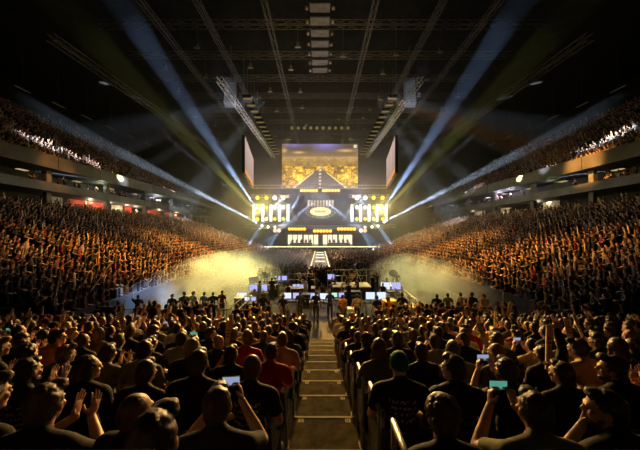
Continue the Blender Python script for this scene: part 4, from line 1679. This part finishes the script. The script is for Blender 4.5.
pts = np.array(pts)
N = len(pts)
variant = rng.choice(len(ARMSETS), N, p=[a[2] for a in ARMSETS])
dist = np.hypot(pts[:, 0], pts[:, 1])
lodi = (dist > 33).astype(int)
shirts = np.array([CLOTHC[k] for k, v in COLW])
sw_ = np.array([v for k, v in COLW], float)
sw_ /= sw_.sum()
shc = shirts[rng.choice(len(shirts), N, p=sw_)] * .45
skc = np.array(SKINS)[rng.integers(0, 5, N)] * .95
hac = np.array(list(HAIRC.values()))[rng.choice(5, N, p=[.28, .40, .22, .08, .02])]
cac = np.array([(.62, .46, .22)] * N) * rng.uniform(.5, 1.2, (N, 1))
size = rng.uniform(.93, 1.06, N)
AV, AC, LS, LT, LI = [], [], [], [], []
vo, lo = 0, 0
for vi, (arms, clap, _) in enumerate(ARMSETS):
    for li in (0, 1):
        sel = np.where((variant == vi) & (lodi == li))[0]
        if not len(sel):
            continue
        V, Fc, C = lod(10, 7, 8, arms, clap) if li == 0 else lod(6, 5, 6, arms, clap)
        nv = len(V)
        n = len(sel)
        ca, sa = np.cos(pts[sel, 3]), np.sin(pts[sel, 3])
        # facing: rz turns +Y towards the stage; negative x side looks inwards
        ang = pts[sel, 3]
        ca, sa = np.cos(ang), np.sin(ang)
        vx, vy, vz = V[:, 0], V[:, 1], V[:, 2]
        up = np.where(pts[sel, 4] > 0, .46, 0.0)
        S = size[sel][:, None]
        X = (vx[None] * ca[:, None] - vy[None] * sa[:, None]) * S + pts[sel, 0][:, None]
        Y = (vx[None] * sa[:, None] + vy[None] * ca[:, None]) * S + pts[sel, 1][:, None]
        Zl = vz[None] * S + up[:, None]
        low = (vz < .31)[None] & (up > 0)[:, None]
        Zl = np.where(low, .02, Zl)
        Zl = np.where((vz < .31)[None] & ~(up > 0)[:, None], .02, Zl)
        Z = Zl + pts[sel, 2][:, None]
        AV.append(np.stack([X, Y, Z], 2).reshape(-1, 3))
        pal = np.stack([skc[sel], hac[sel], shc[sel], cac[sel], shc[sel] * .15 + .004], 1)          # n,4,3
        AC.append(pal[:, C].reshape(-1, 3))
        lt = np.array([len(q) for q in Fc])
        fi = np.concatenate([np.array(q) for q in Fc])
        li_ = (fi[None] + (np.arange(n) * nv)[:, None] + vo).ravel()
        LI.append(li_)
        lts = np.tile(lt, n)
        LT.append(lts)
        LS.append(np.concatenate([[0], np.cumsum(lts)[:-1]]) + lo)
        lo += len(li_)
        vo += n * nv
AV, AC, LI, LT, LS = map(np.concatenate, (AV, AC, LI, LT, LS))
me = bpy.data.meshes.new('crowd')
me.vertices.add(len(AV))
me.vertices.foreach_set('co', AV.astype(np.float32).ravel())
me.loops.add(len(LI))
me.loops.foreach_set('vertex_index', LI.astype(np.int32))
me.polygons.add(len(LS))
me.polygons.foreach_set('loop_start', LS.astype(np.int32))
me.polygons.foreach_set('loop_total', LT.astype(np.int32))
me.update(calc_edges=True)
me.polygons.foreach_set('use_smooth', np.ones(len(LS), bool))
at = me.attributes.new('Col', 'FLOAT_COLOR', 'POINT')
at.data.foreach_set('color', np.concatenate([AC, np.ones((len(AC), 1))], 1).astype(np.float32).ravel())
mc = principled('crowd_cloth_and_skin', (.1, .1, .1), .7, spec=.2)
a_ = mc.node_tree.nodes.new('ShaderNodeAttribute')
a_.attribute_name = 'Col'
mc.node_tree.links.new(a_.outputs['Color'], mc.node_tree.nodes['Principled BSDF'].inputs['Base Color'])
crowd = link('crowd', me, mc)
tag(crowd, 'dense audience filling both tiers and the floor beyond the near rows', 'crowd', None, 'stuff')
print('crowd people', N, 'verts', len(AV), 'near people', N_PEOPLE[0])

# ======================================================================
#  HAZE AND LIGHT
# ======================================================================
def haze_material(name, density, color, aniso, puffs=None):
    m = bpy.data.materials.new(name)
    m.use_nodes = True
    nt = m.node_tree
    nt.nodes.clear()
    o = nt.nodes.new('ShaderNodeOutputMaterial')
    v = nt.nodes.new('ShaderNodeVolumeScatter')
    v.inputs['Color'].default_value = (*color, 1)
    v.inputs['Density'].default_value = density
    v.inputs['Anisotropy'].default_value = aniso
    nt.links.new(v.outputs[0], o.inputs['Volume'])
    if puffs:
        tc = nt.nodes.new('ShaderNodeTexCoord')
        mp = nt.nodes.new('ShaderNodeMapping')
        mp.inputs['Scale'].default_value = puffs
        nt.links.new(tc.outputs['Object'], mp.inputs[0])
        n = nt.nodes.new('ShaderNodeTexNoise')
        n.inputs['Scale'].default_value = 1.0
        n.inputs['Detail'].default_value = 3
        nt.links.new(mp.outputs[0], n.inputs['Vector'])
        mr = nt.nodes.new('ShaderNodeMapRange')
        mr.inputs['From Min'].default_value = .40
        mr.inputs['From Max'].default_value = .62
        mr.inputs['To Max'].default_value = density
        nt.links.new(n.outputs['Fac'], mr.inputs['Value'])
        g = nt.nodes.new('ShaderNodeTexGradient')
        g.gradient_type = 'SPHERICAL'
        nt.links.new(tc.outputs['Object'], g.inputs[0])
        mu = nt.nodes.new('ShaderNodeMath')
        mu.operation = 'MULTIPLY'
        nt.links.new(mr.outputs[0], mu.inputs[0])
        nt.links.new(g.outputs['Fac'], mu.inputs[1])
        nt.links.new(mu.outputs[0], v.inputs['Density'])
    return m


def haze(c0, c1, density, label, color=(1, 1, 1), aniso=0.0, puffs=None):
    ob = MB().box(-1, 1, -1, 1, -1, 1).build('haze', haze_material('haze', density, color, aniso, puffs))
    ob.location = [(a + b) / 2 for a, b in zip(c0, c1)]
    ob.scale = [(b - a) / 2 for a, b in zip(c0, c1)]
    return tag(ob, label, 'haze', None, 'stuff')


haze((-29, 19, .02), (29, 79.5, 32.8), .00025, 'thinnest stage haze hanging through the hall')
haze((-30, 26, .03), (30, 79.4, 32.7), .0007, 'thin stage haze hanging in the far half of the hall')
haze((-30.5, 36, .04), (30.5, 79.3, 32.6), .0012, 'stage haze thickening towards the stage')
haze((-31, 47, .01), (31, 79, 30), .0040, 'denser haze in front of the stage')
for sg_, nm_ in ((-1, 'left'), (1, 'right')):
    xs_ = sorted((sg_ * 4, sg_ * 24))
    haze((xs_[0], 60.5, 1), (xs_[1], 67.5, 20), .11, 'smoke added for glow around the %s bank of light columns' % nm_, puffs=(2.5, 1.5, 2.5))  # extra smoke put in to imitate lens bloom around the lamps
haze((-13, 59, 2), (13, 66, 16), .035, 'smoke hanging around the oval sign', puffs=(2.5, 1.5, 2.5))
haze((-13.5, 12.0, -2.2), (-3.0, 40, 3.6), .8, 'low yellow fog drifting over the floor on the left of the control area', puffs=(3.5, 9, 2))
haze((-12.0, 22, -2), (1.5, 46, 3.6), .35, 'low fog drifting towards the runway', puffs=(3.5, 8, 2))
haze((4.0, 13.5, -2.2), (13.0, 34, 3.4), .6, 'low yellow fog drifting over the floor on the right of the control area', puffs=(3.5, 9, 2))


def beam(src, dst, deg, power, col):
    light('SPOT', 'beam_light', src, dst, power, col, spot_size=math.radians(deg), spot_blend=.35, shadow_soft_size=.12)


BLUE, PALE, YEL, WHT = (.38, .58, 1.0), (.60, .78, 1.0), (.95, .95, .20), (.85, .9, 1.0)
K = 12.0
for sg in (-1, 1):
    def Q(px, py, Y):
        return P(px if sg < 0 else 640 - px, py, Y)
    beam(Q(256, 208, 62), Q(168, 75, 31), 3.9, 2.8e5 * K, BLUE)
    beam(Q(256, 222, 62), Q(80, 132, 32), 3.0, 3.6e5 * K, PALE)
    beam(Q(257, 212, 62), Q(170, 120, 36), 4.6, 0.4e5 * K, YEL)
    beam(Q(262, 226, 62), Q(97, 184, 37.9), 1.7, 4e4 * K, PALE)
    beam(Q(268, 227, 62), Q(180, 214, 50), 1.8, 3e4 * K, (.9, .95, .6))
    beam(Q(262, 226, 62), Q(330, 190, 60), 1.6, 6.0e4 * K, WHT)
    beam(Q(268, 227, 62), Q(350, 212, 60), 1.5, 6.0e4 * K, WHT)
    beam(Q(275, 227, 62), Q(225, 185, 58), 1.6, 6.0e4 * K, WHT)
    beam(Q(268, 227, 62), Q(205, 238, 56), 3.0, 3e4 * K, (.9, 1.0, .35))
    beam(Q(260, 222, 62), Q(190, 200, 50), 2.2, 5e4 * K, (.9, 1.0, .45))
    beam(Q(285, 192, 63), Q(262, 225, 60), 4.0, 1.6e5 * K, BLUE)
    beam(Q(303, 190, 63), Q(278, 232, 60), 4.0, 1.6e5 * K, BLUE)
    beam(Q(330, 188, 63), Q(285, 226, 60), 4.0, 1.0e5 * K, BLUE)
    beam(Q(268, 227, 62), Q(235, 232, 57), 1.8, 2.0e4 * K, (.95, .95, .6))
    for k, (px, py) in enumerate(((256, 208), (256, 222), (262, 226), (268, 227), (275, 227))):
        p = Q(px, py, 62.6)
        lamp(p, M['lens'], .22, 'small beam light at the edge of the %s stage bank, %s from outside' % ('left' if sg < 0 else 'right', ordinal(k + 1)), 'beam lights of the stage', 'beam_light', (0, -1, .3))

AMB = (1.0, .53, .11)
def wash(loc, tgt, power, col, deg=60, soft=.4, blend=.8):
    light('SPOT', 'wash_light', loc, tgt, power, col, spot_size=math.radians(deg), spot_blend=blend, shadow_soft_size=soft)


# amber wash on the near stand
wash((0, 28, 9.5), (0, 9.5, 1.8), 46000, AMB, 40, blend=1.0)
wash((-7, 27, 9.5), (-5, 11, 1.6), 22000, AMB, 38, blend=1.0)
wash((7, 27, 9.5), (5, 11, 1.6), 22000, AMB, 38, blend=1.0)
for sg in (-1, 1):
    wash((sg * 2, 29, 12), (sg * 16, 22, 1.8), 40000, (1.0, .46, .08), 43, .2, 1.0)
    wash((sg * 2, 29.5, 13), (sg * 17, 34, 2.5), 42000, (1.0, .50, .10), 38, .2, 1.0)
    wash((sg * 3, 29.5, 16), (sg * 18, 50, 3.5), 44000, (1.0, .62, .22), 33, .2, 1.0)
    # yellow spill of the lamp banks into the haze
    wash((sg * 13.5, 62.5, 11), (sg * 18, 50, 7), 7000, (1.0, .84, .12), 90, .5, 1.0)
    light('POINT', 'bank_glow', (sg * 14, 63.2, 11), None, 2200, (1.0, .84, .15), shadow_soft_size=.5)
    light('POINT', 'bank_glow', (sg * 9.5, 63.2, 11), None, 900, (1.0, .92, .7), shadow_soft_size=.5)
# stage light falling on the floor crowd
light('AREA', 'stage_wash', (0, 60.5, 16), (0, 40, 0), 4500, (.95, .86, .95), shape='RECTANGLE', size=22, size_y=2)
wash((0, 24, 17), (0, 45, 0), 32000, (1.0, .68, .42), 28, blend=.8)  # fill added from the near side to lift the backs of the crowd
# warm fill added over the control area, from ahead and from behind
wash((0, 28, 12), (0, 20, 0), 5000, (1.0, .72, .35), 60, blend=1.0)
wash((0, 3, 17), (0, 19, 0), 5000, (1.0, .66, .28), 30, blend=.6)
# unseen warm light added to lift the roof steel
wash((0, 17, 12), (0, 37, 27), 4200, (1.0, .66, .16), 75, blend=1.0)
# unseen yellow lights added to brighten the low fog
for sg in (-1, 1):
    wash((sg * 9, 29.5, 12), (sg * 8.0, 23, 0), 50000 if sg < 0 else 22000, (1.0, .86, .26), 50, blend=1.0)
# blue light on the hanging loudspeakers
for sg in (-1, 1):
    wash((sg * 11, 32, 19), (sg * 13.2, 40, 25.5), 6000, (.6, .72, 1.0), 26)
# white sweeps on the upper tiers
CW = (.75, .85, 1.0)
for (px0, py0, Y0, pw, dg) in ((24, 138, 33.5, 1.8e5, 4), (42, 146, 35.5, 2.4e5, 5), (62, 156, 38, 2e5, 5), (84, 166, 41, 1.4e5, 5), (112, 187, 44, 1.2e5, 4), (180, 213, 60, 1.2e5, 9),
                               (632, 136, 33, 2.4e5, 5), (612, 146, 34.5, 2.2e5, 5), (590, 155, 37, 1.2e5, 4), (555, 172, 38, 1e5, 4), (480, 190, 57, 1e5, 5), (455, 222, 58, 1.3e5, 9)):
    sg = -1 if px0 < 320 else 1
    t = P(px0, py0, Y0)
    wash((sg * 6, 29.5, 20), t, pw, CW, dg, .3, .5)
wash((6, 29.5, 20), P(595, 168, 32), 1.6e5, (1.0, .45, .1), 12)
wash((-6, 29.5, 20), P(50, 173, 32), 3e4, (1.0, .4, .12), 12)
# gate lamp left
light('SPOT', 'gate_lamp', (-11.2, 16.2, 4.2), (-10.2, 16.4, 0), 2500, (.40, .58, 1.0), shadow_soft_size=.2, spot_size=1.2, spot_blend=.5)
for sg, ys in ((-1, (40, 43.5, 47.5, 50, 57, 64)), (1, (42, 52, 60))):
    for k, Y in enumerate(ys):
        light('POINT', 'concourse_light', (sg * 34.0, Y, 9.6), None, 130 if sg < 0 else 50, (1.0, .78, .5), shadow_soft_size=.15)

for sx, Y, en, c in ((33.2, 50, 420, (.85, .72, 1.0)), (33.2, 47, 200, (.9, .85, 1.0)), (-33.2, 55, 420, (.8, .88, 1.0)), (-33.2, 41, 160, (.9, 1.0, .7)), (33.4, 39, 60, (.8, .9, .5))):
    light('POINT', 'suite_light', (sx, Y, 12.1), None, en, c, shadow_soft_size=.2)
